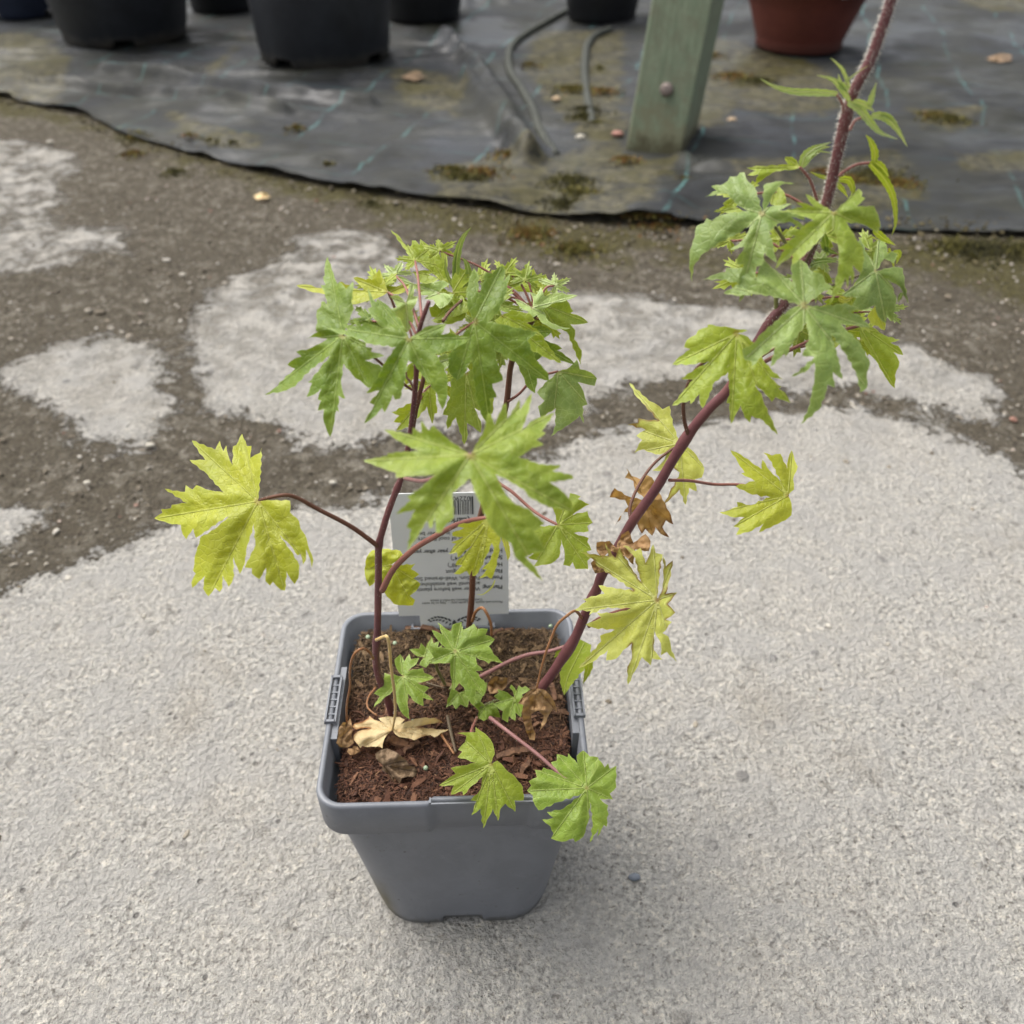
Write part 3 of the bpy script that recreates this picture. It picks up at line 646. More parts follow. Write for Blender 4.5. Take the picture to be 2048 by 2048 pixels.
# ------------------------------------------------------------------ the white plant label behind the plant
yb = hw-.0062
cl = NM('label_card'); nn = cl.noise(cl.coord(), 60, 3); cl.set(Base_Color=cl.mix(nn, srgb(202,205,206), srgb(210,212,212)), Roughness=.35)
ink = NM('printed_ink'); ink.set(Base_Color=(.045, .05, .055), Roughness=.6)
b0 = atZ(800, 1215, RZ); # bottom left seen above the rim
lx0 = (PM.inverted() @ Vector(b0)).x
b1 = atZ(1017, 1215, RZ); lx1 = (PM.inverted() @ Vector(b1)).x
LW = lx1-lx0; lcx = (lx0+lx1)/2
LR = empty('plant_label', PM @ Vector((lcx, yb, RZ-.02))); tag(LR, 'pale grey care label printed upside down with barcode, stuck in the back of the pot', 'plant label')
LTILT = math.radians(-4)
LM = PM @ Matrix.Translation((lcx, yb, RZ)) @ Matrix.Rotation(LTILT, 4, 'X')
def card_pt(u, v, off=0): return LM @ Vector((u, -off, v))      # u right, v up on the card
# card height from the top edge row
tmp = card_pt(0, 0); LH = .05
for hh in np.arange(.04, .16, .0005):
    p = card_pt(.0, hh)-CO; zc = p.y*CT-p.z*ST; yy = 1024+FPX*(-(p.y*ST+p.z*CT))/zc
    if yy < 986: LH = hh; break
print('label', LW, LH)
hwid = LW/2; outl = []
def rc(cx, cy, r, a0): return [(cx+r*math.cos(math.radians(a0+t)), cy+r*math.sin(math.radians(a0+t))) for t in (0, 22, 45, 68, 90)]
outl += rc(hwid-.004, LH-.004, .004, 0)+rc(-hwid+.004, LH-.004, .004, 90)+[(-hwid, .0015), (-.021, .0015), (-.0205, -.012), (-.014, -.042), (.014, -.042), (.0205, -.012), (.021, .0015), (hwid, .0015)]
fr = [card_pt(u, v, .0003) for u, v in outl]; bk_ = [card_pt(u, v, -.0003) for u, v in outl]; n = len(outl)
mesh('label_card', fr+bk_, [tuple(range(n)), tuple(range(2*n-1, n-1, -1))]+[(i, n+i, n+(i+1) % n, (i+1) % n) for i in range(n)], cl.m, LR, smooth=False)
def text_mesh(s, size, bold=False):
    cu = bpy.data.curves.new('t', 'FONT'); cu.body = s; cu.size = size; cu.offset = size*(.016 if bold else .004); cu.resolution_u = 3
    ob = bpy.data.objects.new('t', cu); COL.objects.link(ob); dg_ = bpy.context.evaluated_depsgraph_get(); me = ob.evaluated_get(dg_).to_mesh()
    v = [tuple(p.co) for p in me.vertices]; f = [tuple(p.vertices) for p in me.polygons]; ob.evaluated_get(dg_).to_mesh_clear(); bpy.data.objects.remove(ob); return v, f
# O-crop rows: y on the card from pixel row; text starts at the right edge because the card is upside down
TV, TF = [], []
def rowv(py):
    lo, hi = -.01, LH
    for _ in range(40):
        m_ = (lo+hi)/2; p = card_pt(.0, m_)-CO; zc = p.y*CT-p.z*ST; yy = 1024+FPX*(-(p.y*ST+p.z*CT))/zc
        if yy > py: lo = m_
        else: hi = m_
    return lo
def colu(px, v):
    lo, hi = -hwid-.01, hwid+.01
    for _ in range(40):
        m_ = (lo+hi)/2; p = card_pt(m_, v)-CO; zc = p.y*CT-p.z*ST; xx = 1024+FPX*p.x/zc
        if xx < px: lo = m_
        else: hi = m_
    return lo
def put(s, ox, oy, size, bold=False, sx=.92):
    v0 = rowv(960+oy/6.662); u0 = colu(780+ox/6.662, v0)
    v, f = text_mesh(s, size, bold); b = len(TV)
    TV.extend([card_pt(u0-a*sx, v0-c, .0006) for a, c, _ in v]); TF.extend([tuple(i+b for i in q) for q in f])
S_ = .0040
put('(Larkspur)', 1070, 500, .0058, True)
put('Large blue spikes of cool flowers.', 1500, 750, S_); put('Ideal in a border or in flower beds', 1500, 678, S_)
put('Hardy:', 1500, 918, S_, True); put('May flower year after year', 1180, 918, S_, True)
put('Spread:', 1500, 1012, S_, True); put('60cm (24")', 1180, 1012, S_)
put('Height:', 1500, 1105, S_, True); put('120cm (48")', 1180, 1105, S_)
put('Flowers:', 1500, 1192, S_, True); put('June - August', 1190, 1192, S_)
put('Position:', 1500, 1280, S_, True); put('Full Sun, Well-drained Soil', 1200, 1280, S_)
put('Planting:', 1500, 1408, S_, True); put('Water well before planting', 1200, 1425, S_); put('and until well established', 1200, 1355, S_)
put('Picture and details are a guide only  -  Not to be eaten', 1500, 1615, .0024); put('Caution (leaves) harmful if eaten', 1230, 1580, .0026)
put('022903', 1070, 215, .0044)
mesh('printed_text', TV, TF, ink.m, LR, smooth=False)
BV, BF = [], []
def bar(u0, u1, v0, v1):
    b = len(BV); BV.extend([card_pt(u0, v0, .0006), card_pt(u1, v0, .0006), card_pt(u1, v1, .0006), card_pt(u0, v1, .0006)]); BF.append((b, b+1, b+2, b+3))
vb0, vb1, vb2 = rowv(960+455/6.662), rowv(960+275/6.662), rowv(960+215/6.662)
ub0, ub1 = colu(780+730/6.662, vb0), colu(780+1112/6.662, vb0)
u = ub1; k = 0
while u > ub0:
    w_ = random.choice((.00035, .0005, .0008)); bar(u-w_, u, vb0, vb2 if k in (0, 1) else vb1); u -= w_+random.choice((.0004, .0006, .0009)); k += 1
mesh('barcode', BV, BF, ink.m, LR, smooth=False)
# leafy scroll emblem at the rim line: arcs of small leaves
EV, EF = [], []
def eleaf(u, v, L, w, a):
    b = len(EV); ca, sa = math.cos(a), math.sin(a)
    for s, t in ((0, 0), (.3, w), (.7, w*.8), (1, 0), (.7, -w*.8), (.3, -w)): x, y = s*L, t; EV.append(card_pt(u+x*ca-y*sa, v+x*sa+y*ca, .0006))
    EF.append(tuple(range(b, b+6)))
for sgn in (-1, 1):
    for k in range(7):
        a = k/6; eleaf(sgn*(.002+.0125*a), -.0035+.0035*math.sin(a*2.6), .0032*(1-.4*a), .0007, math.pi/2+sgn*(-.6-a*1.2)); eleaf(sgn*(.002+.0115*a), -.0045+.003*math.sin(a*2.6), .0026*(1-.3*a), .0006, -math.pi/2+sgn*(.5+a))
eleaf(0, -.008, .006, .0014, math.pi/2)
mesh('leaf_emblem', EV, EF, ink.m, LR, smooth=False)

# ------------------------------------------------------------------ plant materials
def leaf_mat(name, c, cvein, cvar, trans=.45, rough=.42, vdark=False, spot=None, edge=None):
    m = NM(name); P = m.coord(); n1 = m.noise(P, 90, 5, .65); n2 = m.noise(P, 500, 3, .6); n0 = m.noise(P, 28, 3, .6)
    v = m.attr('vd'); vm = m.ramp(v, [(.0, 1.), (.07, .8), (.18, .0)])
    v2 = m.attr('vs'); vm2 = m.ramp(v2, [(.0, .8), (.05, .5), (.14, .0)])
    ret = m.ramp(m.vor(P, 330, 'DISTANCE_TO_EDGE'), [(0., .35), (.10, 0.)])
    base = m.mix(m.ramp(n1, [(.35, 0.), (.65, 1.)]), c, cvar)
    base = m.mix(m.ramp(n0, [(.35, .55), (.6, 0.)]), base, tuple(x*.62 for x in c))
    base = m.mix(m.math('MULTIPLY', n2, .35), base, tuple(x*.55 for x in c))
    base = m.mix(m.math('MULTIPLY', ret, .5), base, cvein)
    base = m.mix(m.math('MAXIMUM', m.math('MULTIPLY', vm, .8), m.math('MULTIPLY', vm2, .5)), base, cvein)
    cen = m.ramp(m.attr('rad'), [(.015, .8), (.05, 0.)]); base = m.mix(m.math('MULTIPLY', cen, .6), base, srgb(150,90,60) if not vdark else cvein)
    base = m.mix(m.ramp(m.attr('ed'), [(.01, .35), (.04, 0.)]), base, cvein)
    if spot: base = m.mix(m.math('MULTIPLY', m.ramp(m.attr('ed'), [(.02, 1.), (.10, 0.)]), m.ramp(m.noise(P, 40, 3), [(.5, 0.), (.6, .9)])), base, spot)
    hgt = m.math('SUBTRACT', m.math('MULTIPLY', n2, .25), m.math('ADD', vm, m.math('MULTIPLY', vm2, .7))); hgt = m.math('SUBTRACT', hgt, m.math('MULTIPLY', ret, .6))
    nrm = m.bump(hgt, .7, .0008)
    m.set(Base_Color=base, Roughness=rough, Normal=nrm); m.b.inputs['Specular IOR Level'].default_value = .5
    tr = m.new('ShaderNodeBsdfTranslucent'); tc = m.mix(1.0, base, (1.0, .93, .42), 'MULTIPLY'); tcb = m.mix(.35, tc, (.9, 1., .3), 'MULTIPLY')
    m.l(tc, tr.inputs[0]); m.l(nrm, tr.inputs['Normal'])
    mx = m.new('ShaderNodeMixShader'); mx.inputs[0].default_value = trans; m.l(m.b.outputs[0], mx.inputs[1]); m.l(tr.outputs[0], mx.inputs[2]); m.l(mx.outputs[0], m.out.inputs[0])
    return m.m
LMAT = dict(
    green=leaf_mat('fresh_green_leaf', srgb(112,142,48), srgb(168,190,108), srgb(142,164,60), .48),
    mid=leaf_mat('mid_green_leaf', srgb(138,162,58), srgb(188,202,116), srgb(162,180,66), .5),
    grey=leaf_mat('soft_green_leaf', srgb(132,158,84), srgb(182,198,132), srgb(152,174,88), .42),
    yel=leaf_mat('yellow_green_leaf', srgb(184,194,58), srgb(208,214,112), srgb(198,202,66), .52),
    lime=leaf_mat('lime_leaf', srgb(156,178,58), srgb(198,210,112), srgb(176,192,64), .52),
    pale=leaf_mat('pale_yellow_leaf', srgb(206,212,106), srgb(222,226,146), srgb(204,208,98), .5, spot=srgb(120,84,40)),
    young=leaf_mat('young_leaf', srgb(166,192,112), srgb(206,220,164), srgb(178,198,112), .45),
    basal=leaf_mat('basal_leaf', srgb(134,162,58), srgb(178,196,108), srgb(152,176,66), .4),
    cream=leaf_mat('cream_dry_leaf', srgb(240,218,168), srgb(214,182,128), srgb(228,198,140), .3, .7, True, spot=srgb(150,96,46)),
    tan=leaf_mat('tan_dry_leaf', srgb(184,150,108), srgb(140,106,70), srgb(166,128,88), .25, .8, True),
    greyd=leaf_mat('grey_dry_leaf', srgb(152,128,100), srgb(96,76,58), srgb(128,104,80), .2, .8, True),
    orange=leaf_mat('orange_dry_leaf', srgb(196,162,104), srgb(172,134,84), srgb(180,140,92), .4, .7, True, spot=srgb(110,66,38)),
)
def stem_mat(name, c1, c2, c3):
    m = NM(name); P = m.coord(); n = m.noise(P, 60, 5, .7); n2 = m.noise(P, 900, 2, .5); sp = m.ramp(m.vor(P, 1400), [(.1, 1.), (.3, 0.)])
    b = m.mix(m.ramp(n, [(.35, 0.), (.65, 1.)]), c1, c2); b = m.mix(m.math('MULTIPLY', n2, .3), b, c3)
    m.set(Base_Color=b, Roughness=.5, Normal=m.bump(n, .2, .001)); m.b.inputs['Specular IOR Level'].default_value = .35; return m.m
SM = dict(purple=stem_mat('purple_stem', srgb(84,44,54), srgb(106,64,64), srgb(132,98,92)), brown=stem_mat('brown_stem', srgb(98,62,50), srgb(84,56,42), srgb(130,96,74)),
    red=stem_mat('reddish_petiole', srgb(118,72,66), srgb(134,86,76), srgb(156,112,96)), green=stem_mat('green_petiole', srgb(104,104,62), srgb(124,124,74), srgb(140,140,90)),
    pink=stem_mat('pink_petiole', srgb(124,84,84), srgb(136,96,92), srgb(156,118,110)), straw=stem_mat('straw_petiole', srgb(190,160,98), srgb(206,180,124), srgb(170,128,76)),
    tan=stem_mat('dry_brown_petiole', srgb(136,92,58), srgb(152,110,74), srgb(110,72,48)), olive=stem_mat('olive_stem', srgb(94,84,62), srgb(84,66,52), srgb(110,96,78)))
HAIR = NM('stem_hair'); HAIR.set(Base_Color=srgb(214,208,196), Roughness=.5); HAIR = HAIR.m

PL = empty('perennial_plant', (pc.x, pc.y, SZ)); tag(PL, 'leggy young perennial with three purple stems and toothed palmate leaves growing in the grey pot', 'plant')

def path3(crop, pts, Ys, n=8):
    if isinstance(Ys, (int, float)): Ys = [Ys]*len(pts)
    if len(Ys) != len(pts): Ys = np.interp(np.linspace(0, 1, len(pts)), np.linspace(0, 1, len(Ys)), Ys)
    P3 = []
    for p, Y in zip(pts, Ys):
        if len(p) == 3: cr, x, y = p; q = cv(cr, (x, y))
        else: q = cv(crop, p)
        P3.append(tuple(atY(q[0], q[1], float(Y))))
    return catmull(P3, n)
def zpx(p): d = Vector(p)-CO; return d.y*CT-d.z*ST
def stem(name, path, r0, r1, mat, parent, hairs=0, hl=.0011, lab=None, node=None, hfrom=0.0):
    n = len(path); t = np.linspace(0, 1, n); rad = r0+(r1-r0)*t
    if node is not None:
        for tt in node: rad = rad*(1+.22*np.exp(-((t-tt)/.012)**2))
    v, f = tube(path, rad, 12, wob=.02); mi = [0]*len(f)
    T = np.gradient(path, axis=0); T /= np.linalg.norm(T, axis=1)[:, None]
    for _ in range(hairs):
        tt = random.uniform(hfrom, 1)*(n-1); i = min(int(tt), n-2); fr_ = tt-i; p = Vector(path[i]*(1-fr_)+path[i+1]*fr_); d = Vector(T[i])
        u = d.orthogonal().normalized(); w = d.cross(u); a = random.uniform(0, 6.283); o = (u*math.cos(a)+w*math.sin(a)); r = rad[i]
        if o.dot((p-CO).normalized()) < -.55 and random.random() < .5: continue
        L = hl*random.uniform(.6, 1.3); tip = p+o*(r+L)+d*random.gauss(0, L*.3)-Vector((0, 0, L*.25)); s = o.cross(d).normalized()*.00005; b = len(v)
        v += [p+o*r*.95-s, p+o*r*.95+s, p+o*r*.95+d*.00012, tip]; f += [(b, b+1, b+3), (b+1, b+2, b+3), (b+2, b, b+3)]; mi += [1]*3
    o = mesh(name, v, f, None, parent, mats=[mat, HAIR], midx=mi)
    if lab: o['label'] = lab
    return o

def segdist(pts, a, b):
    e = b-a; L = e@e+1e-9; t = np.clip(((pts-a)@e)/L, 0, 1); return np.hypot(*(pts-a-t[:, None]*e).T)
LEAVES = 0
def leaf(crop, C, out, Y, mat='green', n=(0, -.5, .87), droop=.12, wav=.5, pleat=1.0, pet=None, petY=None, pm='red', pr=(2.6, 2.0), lab=None, name='leaf', crumple=0, step=5.0, parent=None, thing=None, zplane=None, jit=.35, cup=0, hairs=60):
    """palmate blade: outline and veins traced, blade laid on a tilted plane then drooped, pleated and waved"""
    global LEAVES
    LEAVES += 1; sd_ = LEAVES*3.7
    par = parent or PL
    c2 = np.array(cv(crop, C)); raw = [np.array(cv(crop, p[:2])) for p in out]; main = [len(p) > 2 and p[2] for p in out]
    # refine outline
    poly = []; m = len(raw)
    seq = [c2]+raw; sq_main = [0]+main
    for i in range(len(seq)):
        a = seq[i]; b = seq[(i+1) % len(seq)]; L = np.hypot(*(b-a)); k = max(1, int(L/8)); nr = np.array([-(b-a)[1], (b-a)[0]])/(L+1e-6)
        mid = (a+b)/2; sgn = 1 if (mid-c2)@nr > 0 else -1
        ser = min(3.0, L*.07)*jit*1.7
        for j in range(k):
            t = j/k; bul = sgn*min(1.3, L*.015)*math.sin(math.pi*t)
            s_ = 0 if j == 0 else (ser*(1 if j % 2 else -1)*random.uniform(.5, 1.2))
            poly.append(a+(b-a)*t+nr*(bul+s_*sgn))
    poly = np.array(poly); npoly = len(poly)
    R = np.max(np.hypot(*(poly-c2).T))
    mains = [raw[i] for i in range(m) if main[i]]
    if not mains: mains = [raw[int(np.argmax([np.hypot(*(r-c2)) for r in raw]))]]
    # curved midribs
    V_, E_ = [tuple(p) for p in poly], [(i, (i+1) % npoly) for i in range(npoly)]
    prim, sec = [], []
    for mt in mains: prim.append((c2, c2+(mt-c2)*.97))
    dist_c = [np.hypot(*(r-c2)) for r in raw]
    for i in range(m):
        if main[i] or i == 0 or i == m-1: continue
        if dist_c[i] > dist_c[i-1] and dist_c[i] > dist_c[i+1] and dist_c[i] > .3*R:
            dd_ = [segdist(raw[i][None], a, b)[0] for a, b in prim]; k = int(np.argmin(dd_)); a, b = prim[k]; e = b-a; t = np.clip(((raw[i]-a)@e)/(e@e), 0, 1)
            s0 = a+e*max(.12, t-.30*max(.6, dd_[k]/(np.hypot(*e)*.25+1e-6))*.6); sec.append((s0, s0+(raw[i]-s0)*.93))
    for a, b in prim:     # extra fine laterals along each midrib
        e = b-a; L = np.hypot(*e); nr = np.array([-e[1], e[0]])/L
        for t in (.28, .42, .56, .68, .8):
            for s_ in (-1, 1):
                s0 = a+e*t; ln = L*.16*(1.2-t); sec.append((s0, s0+(e/L*.8+nr*s_*.6)*ln))
    # interior points
    x0, y0_ = poly.min(0); x1, y1 = poly.max(0); gx, gy = np.arange(x0, x1, step), np.arange(y0_, y1, step*.87)
    G = np.array([(x+(step/2 if j % 2 else 0), y) for j, y in enumerate(gy) for x in gx]); 
    if len(G) == 0: G = np.array([c2])
    vp = []
    for a, b in prim:
        L = np.hypot(*(b-a)); k = max(2, int(L/4))
        for j in range(1, k): vp.append(a+(b-a)*j/k)
    vp = np.array(vp)
    dm = np.min([np.hypot(*(G-q).T) for q in vp], axis=0) if len(vp) else np.full(len(G), 9)
    G = G[(sdf(G, poly) > step*.35) & (dm > 2.0)]
    vp = vp[sdf(vp, poly) > 1.0] if len(vp) else vp
    V_ += [tuple(p) for p in vp]+[tuple(p) for p in G]
    r_ = geometry.delaunay_2d_cdt([Vector(p) for p in V_], E_, [list(range(npoly))], 1, 1e-4)
    v2 = np.array([tuple(p) for p in r_[0]]); fcs = [tuple(f) for f in r_[2]]
    pv = np.min([segdist(v2, a, b) for a, b in prim], axis=0); sv = np.min([segdist(v2, a, b) for a, b in sec], axis=0) if sec else np.full(len(v2), 9.)
    ed = np.abs(sdf(v2, poly)); rr = np.hypot(*(v2-c2).T)
    # depth
    if zplane is not None: C3 = atZ(c2[0], c2[1], zplane)
    else: C3 = atY(c2[0], c2[1], Y)
    nv = Vector(n).normalized(); zc = zpx(C3); mpp = zc/FPX       # metres per pixel here
    P3 = []
    wa = [random.uniform(-1, 1) for _ in range(9)]
    for i, (x, y) in enumerate(v2):
        d = ray(x, y); den = d.dot(nv); t = (C3-CO).dot(nv)/den
        r = rr[i]; a = math.atan2(y-c2[1], x-c2[0]); rm = r*mpp; Rm = R*mpp
        up = nv
        dz = -droop*rm*rm/Rm                                     # droops towards the tips
        dz += cup*rm
        dz += pleat*.42*min(pv[i]*mpp, .0045)+pleat*.34*min(sv[i]*mpp, .002)
        dz += wav*rm*.26*noise.noise(Vector((math.cos(a)*1.6+sd_, math.sin(a)*1.6, rm*25)))
        dz += wav*.0012*noise.noise(Vector((x*mpp*160+sd_, y*mpp*160, 0)))*min(1, rm/.008)
        if crumple: dz += crumple*(.006*noise.noise(Vector((x*mpp*150+sd_, y*mpp*150, 1)))+.0035*noise.noise(Vector((x*mpp*400+sd_, y*mpp*400, 5)))*1.0)
        # slide along the sight line so the traced outline keeps its place while the blade gains relief
        k = dz/max(.35, abs(d.normalized().dot(up)))
        P3.append(CO+d*t-d.normalized()*k)
    org = C3 if thing else None
    o = mesh(name, P3, fcs, LMAT[mat], None if thing else par, origin=org, attrs=dict(vd=np.minimum(1, pv*mpp*1000/2.2), vs=np.minimum(1, sv*mpp*1000/2.2), ed=np.minimum(1, ed*mpp*1000/12), rad=rr/R))
    if thing: tag(o, thing, 'dried leaf')
    elif lab: o['label'] = lab
    if pet:
        pts = list(pet); 
        ys = petY if petY is not None else Y
        pth = path3(crop, pts, ys); 
        dlt = np.array(C3)-pth[-1]; pth = pth+np.linspace(0, 1, len(pth))[:, None]**2*dlt
        z_ = zpx(pth[0])/FPX; stem('petiole', pth, pr[0]*z_, pr[1]*z_, SM[pm], o, hairs=hairs, hl=.0006)
    return o, C3
def blades(crop, L, Y, mat='grey', pets=(), pm='red', lab=None, curl=0.3, name='leaf'):
    """narrow lanceolate leaf segments as one young leaf; each strip has a keel and curls"""
    vs, fs, at, at2, at3, at4 = [], [], [], [], [], []
    for ent in L:
        pts, w = ent[0], ent[1]; dy = ent[2] if len(ent) > 2 else [0, 0]
        ys = list(np.interp(np.linspace(0, 1, len(pts)), np.linspace(0, 1, len(dy)), dy)+Y)
        pth = path3(crop, pts, ys, 7); n_ = len(pth); z_ = zpx(pth[0])/FPX/CROPS[crop][2]; wm = w*z_/2
        T = np.gradient(pth, axis=0); 
        roll = random.uniform(-.35, .35)
        for i in range(n_):
            t = i/(n_-1); tt = Vector(T[i]).normalized(); view = (Vector(pth[i])-CO).normalized(); s = tt.cross(view).normalized(); nn_ = s.cross(tt).normalized()
            s = (s*math.cos(roll)+nn_*math.sin(roll)); nn_ = s.cross(tt)
            prf = (math.sin(math.pi*min(1, (t*.93+.07))**.75))**.8*(1-.35*t) if i < n_-1 else 0.01
            prf = max(.02, prf)
            for u in (-1, -.5, 0, .5, 1):
                ser = 1+.10*math.sin(i*2.1+u)*(abs(u) == 1); q = Vector(pth[i])+s*wm*u*prf*ser-nn_*wm*prf*(abs(u)*curl); vs.append(q); at.append(abs(u)*wm*prf*1000/2.2); at2.append(.9); at3.append((1-abs(u))*.5); at4.append(.3+t*.7)
        b = len(vs)-5*n_
        for i in range(n_-1):
            for k in range(4): fs.append((b+i*5+k, b+i*5+k+1, b+(i+1)*5+k+1, b+(i+1)*5+k))
    o = mesh(name, vs, fs, LMAT[mat], PL, attrs=dict(vd=at, vs=at2, ed=at3, rad=at4))
    for pts, r in pets:
        pth = path3(crop, pts, Y); z_ = zpx(pth[0])/FPX; stem('petiole', pth, r*z_, r*.8*z_, SM[pm], o, hairs=90, hl=.0006)
    if lab: o['label'] = lab
    return o

# ------------------------------------------------------------------ stems
SY1, SY2, SY3 = .335, .385, .352
s1 = path3('Z', [(787,1440),(778,1408),(757,1350),(752,1310),(755,1260),(757,1150),(757,1120),(758,1090),(767,1055),(776,1025),(789,990),(802,958),(811,925),(818,885),(824,840),(832,760),(833,700),(840,655),(850,625),(858,603)], [.352,.345,.335,.335,.335,.335])
stem('stem', s1, .0021, .0008, SM['purple'], PL, 500, .0007, 'slim purple stem on the left', node=[.19, .37, .55])
s1b = path3('Z', [(821,885),(834,810),(846,762),(853,720),(862,690),(874,668)], [.336,.342,.35]); stem('stem', s1b, .0010, .0009, SM['brown'], PL, 150, .0005, 'brown side shoot beside the left stem')
s2 = path3('Z', [(925,1330),(934,1290),(939,1246),(944,1190),(946,1140),(950,1080),(962,1030),(984,940),(1003,850),(1014,801),(1022,731),(1040,680),(1062,645),(1070,628)], [.40,.395,.39,.388,.385,.38])
stem('stem', s2, .0020, .0012, SM['brown'], PL, 300, .0006, 'reddish brown stem in the middle, in front of the label')
s3 = path3('Z', [(1076,1396),(1083,1376),(1108,1342),(1148,1280),(1170,1230),(1193,1180),(1204,1150),(1232,1102),(1266,1042),(1311,979),(1339,931),(1378,868),(1418,818),(1455,781),(1495,720),(1539,645),(1573,600),(1617,510),(1640,440),(1656,395),(1672,322),(1690,245),(1709,180),(1741,120),(1763,59),(1784,-5),(1800,-60),(1818,-130)], [.352,.352,.352,.35,.35,.345,.34])
stem('stem', s3, .0027, .0016, SM['purple'], PL, 3600, .0013, 'tall thick hairy purple stem leaning to the right', node=[.1, .17, .4, .52, .78], hfrom=.55)
p_ = path3('Z', [(1480,795),(1460,800),(1440,778)], .35)

# ------------------------------------------------------------------ left cluster
leaf('B', (785,607), [(812,248),(800,285),(735,320),(742,240),(712,240),(680,158,1),(640,235),(622,240),(618,370),(590,310),(575,235),(555,275),(532,206),(500,265),(345,203,1),(435,335),(330,332),(450,430),(560,550),(470,535),(375,500),(350,530),(305,500),(300,545),(165,525),(315,620),(212,632),(205,655),(140,660),(150,685),(95,722,1),(190,755),(270,765),(285,830),(308,862),(355,790),(372,852),(410,830),(620,690),(520,775),(400,850),(395,890),(365,970),(362,1030),(352,1070),(370,1090),(342,1150),(348,1185),(432,1105),(420,1190),(455,1242,1),(500,1185),(530,1212),(550,1185),(550,1100),(590,1178),(612,1150),(628,1100),(622,980),(648,1050),(665,1092),(700,1020),(715,900),(760,755),(768,900),(712,1010),(698,1050),(745,1055),(745,1090),(795,1128),(840,1050),(835,1140),(865,1170),(885,1145),(940,1200),(965,1203,1),(975,1075),(1005,1130),(1030,1160),(1055,1120),(1062,1035),(1000,930),(930,830),(1000,900),(1050,970),(1070,960),(1085,1030),(1105,1000),(1105,930),(1135,1000),(1145,1052,1),(1155,1000),(1120,900),(1100,830),(1070,790),(1060,740),(1000,680),(1000,605),(880,602)], .315, 'yel', n=(-.15,-.6,.8),
     pet=[(1582,905),(1450,805),(1350,742),(1200,662),(1080,590),(1000,562),(900,578),(840,598)], petY=[.335,.325,.315], pm='brown', pr=(5, 3.2), lab='yellow green leaf reaching out at the left', droop=.25, jit=.25)
leaf('C', (820,482), [(700,400),(640,350),(545,262),(512,300),(455,225),(455,320),(395,275),(390,335),(180,290,1),(250,355),(440,455),(205,470),(205,490),(25,525,1),(180,585),(265,615),(270,650),(350,640),(450,635),(560,630),(460,720),(350,790),(375,820),(265,920),(410,890),(345,1020),(380,1035),(350,1195,1),(430,1090),(500,970),(520,1030),(540,1020),(560,935),(565,1060),(600,1060),(640,1000),(700,945),(690,760),(820,655),(860,780),(905,870),(960,1000),(1020,1080),(1120,1140),(1150,1240),(1240,1320),(1360,1422,1),(1290,1300),(1230,1240),(1300,1210),(1385,1200),(1330,1100),(1290,1050),(1375,990),(1250,880),(1160,850),(1085,780),(1000,620),(1100,670),(1220,740),(1250,790),(1400,870),(1480,880),(1585,905,1),(1570,820),(1540,790),(1490,740),(1410,685),(1585,660),(1580,635),(1430,600),(1490,570),(1480,555),(1330,550),(1180,500),(1280,430),(1365,405),(1310,370),(1380,320),(1350,305),(1445,170,1),(1330,205),(1260,240),(1190,320),(1250,170),(1280,20,1),(1240,60),(1190,150),(1185,70),(1170,90),(1095,215),(1085,95),(1060,110),(1015,220),(1000,260),(970,170),(945,180),(920,300),(880,380)], .252, 'mid', n=(.1,-.5,.86),
     pet=[('C',330,655),('C',370,668),('C',480,690),('C',640,640),('C',780,560)], petY=[.335,.315,.275,.255], pm='pink', pr=(4, 3.4), droop=.35, wav=.7, lab='largest green leaf, held nearest the camera over the label', jit=.2)
leaf('H', (605,1018), [(655,900),(700,790),(715,760),(690,690),(712,520),(705,498),(640,570),(600,520),(575,498),(555,520),(530,470),(500,380),(460,255,1),(435,330),(432,440),(415,455),(440,530),(390,535),(430,600),(470,760),(430,690),(400,690),(395,740),(355,775),(360,890),(345,975),(365,985),(255,1050,1),(350,1035),(460,1050),(400,1090),(300,1140),(155,1175),(205,1220),(145,1240),(70,1300),(145,1340),(95,1390),(-60,1530),(-150,1590,1),(20,1560),(150,1510),(300,1340),(480,1215),(390,1330),(270,1470),(310,1480),(280,1560),(255,1612),(330,1590),(400,1530),(365,1640),(395,1650),(365,1745),(425,1735),(415,1810),(440,1900),(484,2001,1),(515,1900),(530,1790),(545,1740),(570,1760),(560,1700),(575,1660),(565,1600),(610,1630),(632,1625),(600,1530),(590,1440),(615,1290),(700,1400),(800,1480),(860,1530,1),(950,1440),(990,1330),(960,1300),(820,1260),(900,1240),(1010,1215,1),(960,1190),(880,1175),(890,1140),(830,1130),(830,1090),(760,1060),(700,1030)], .325, 'green', n=(-.2,-.6,.78), droop=.3, wav=.8, lab='deep green leaf at the left of the middle cluster', pet=[('H',1290,1550),('H',1200,1490),('H',960,1270),('H',780,1130),('H',660,1050)], petY=[.34,.34,.335,.328], pm='brown', pr=(3,2.4))
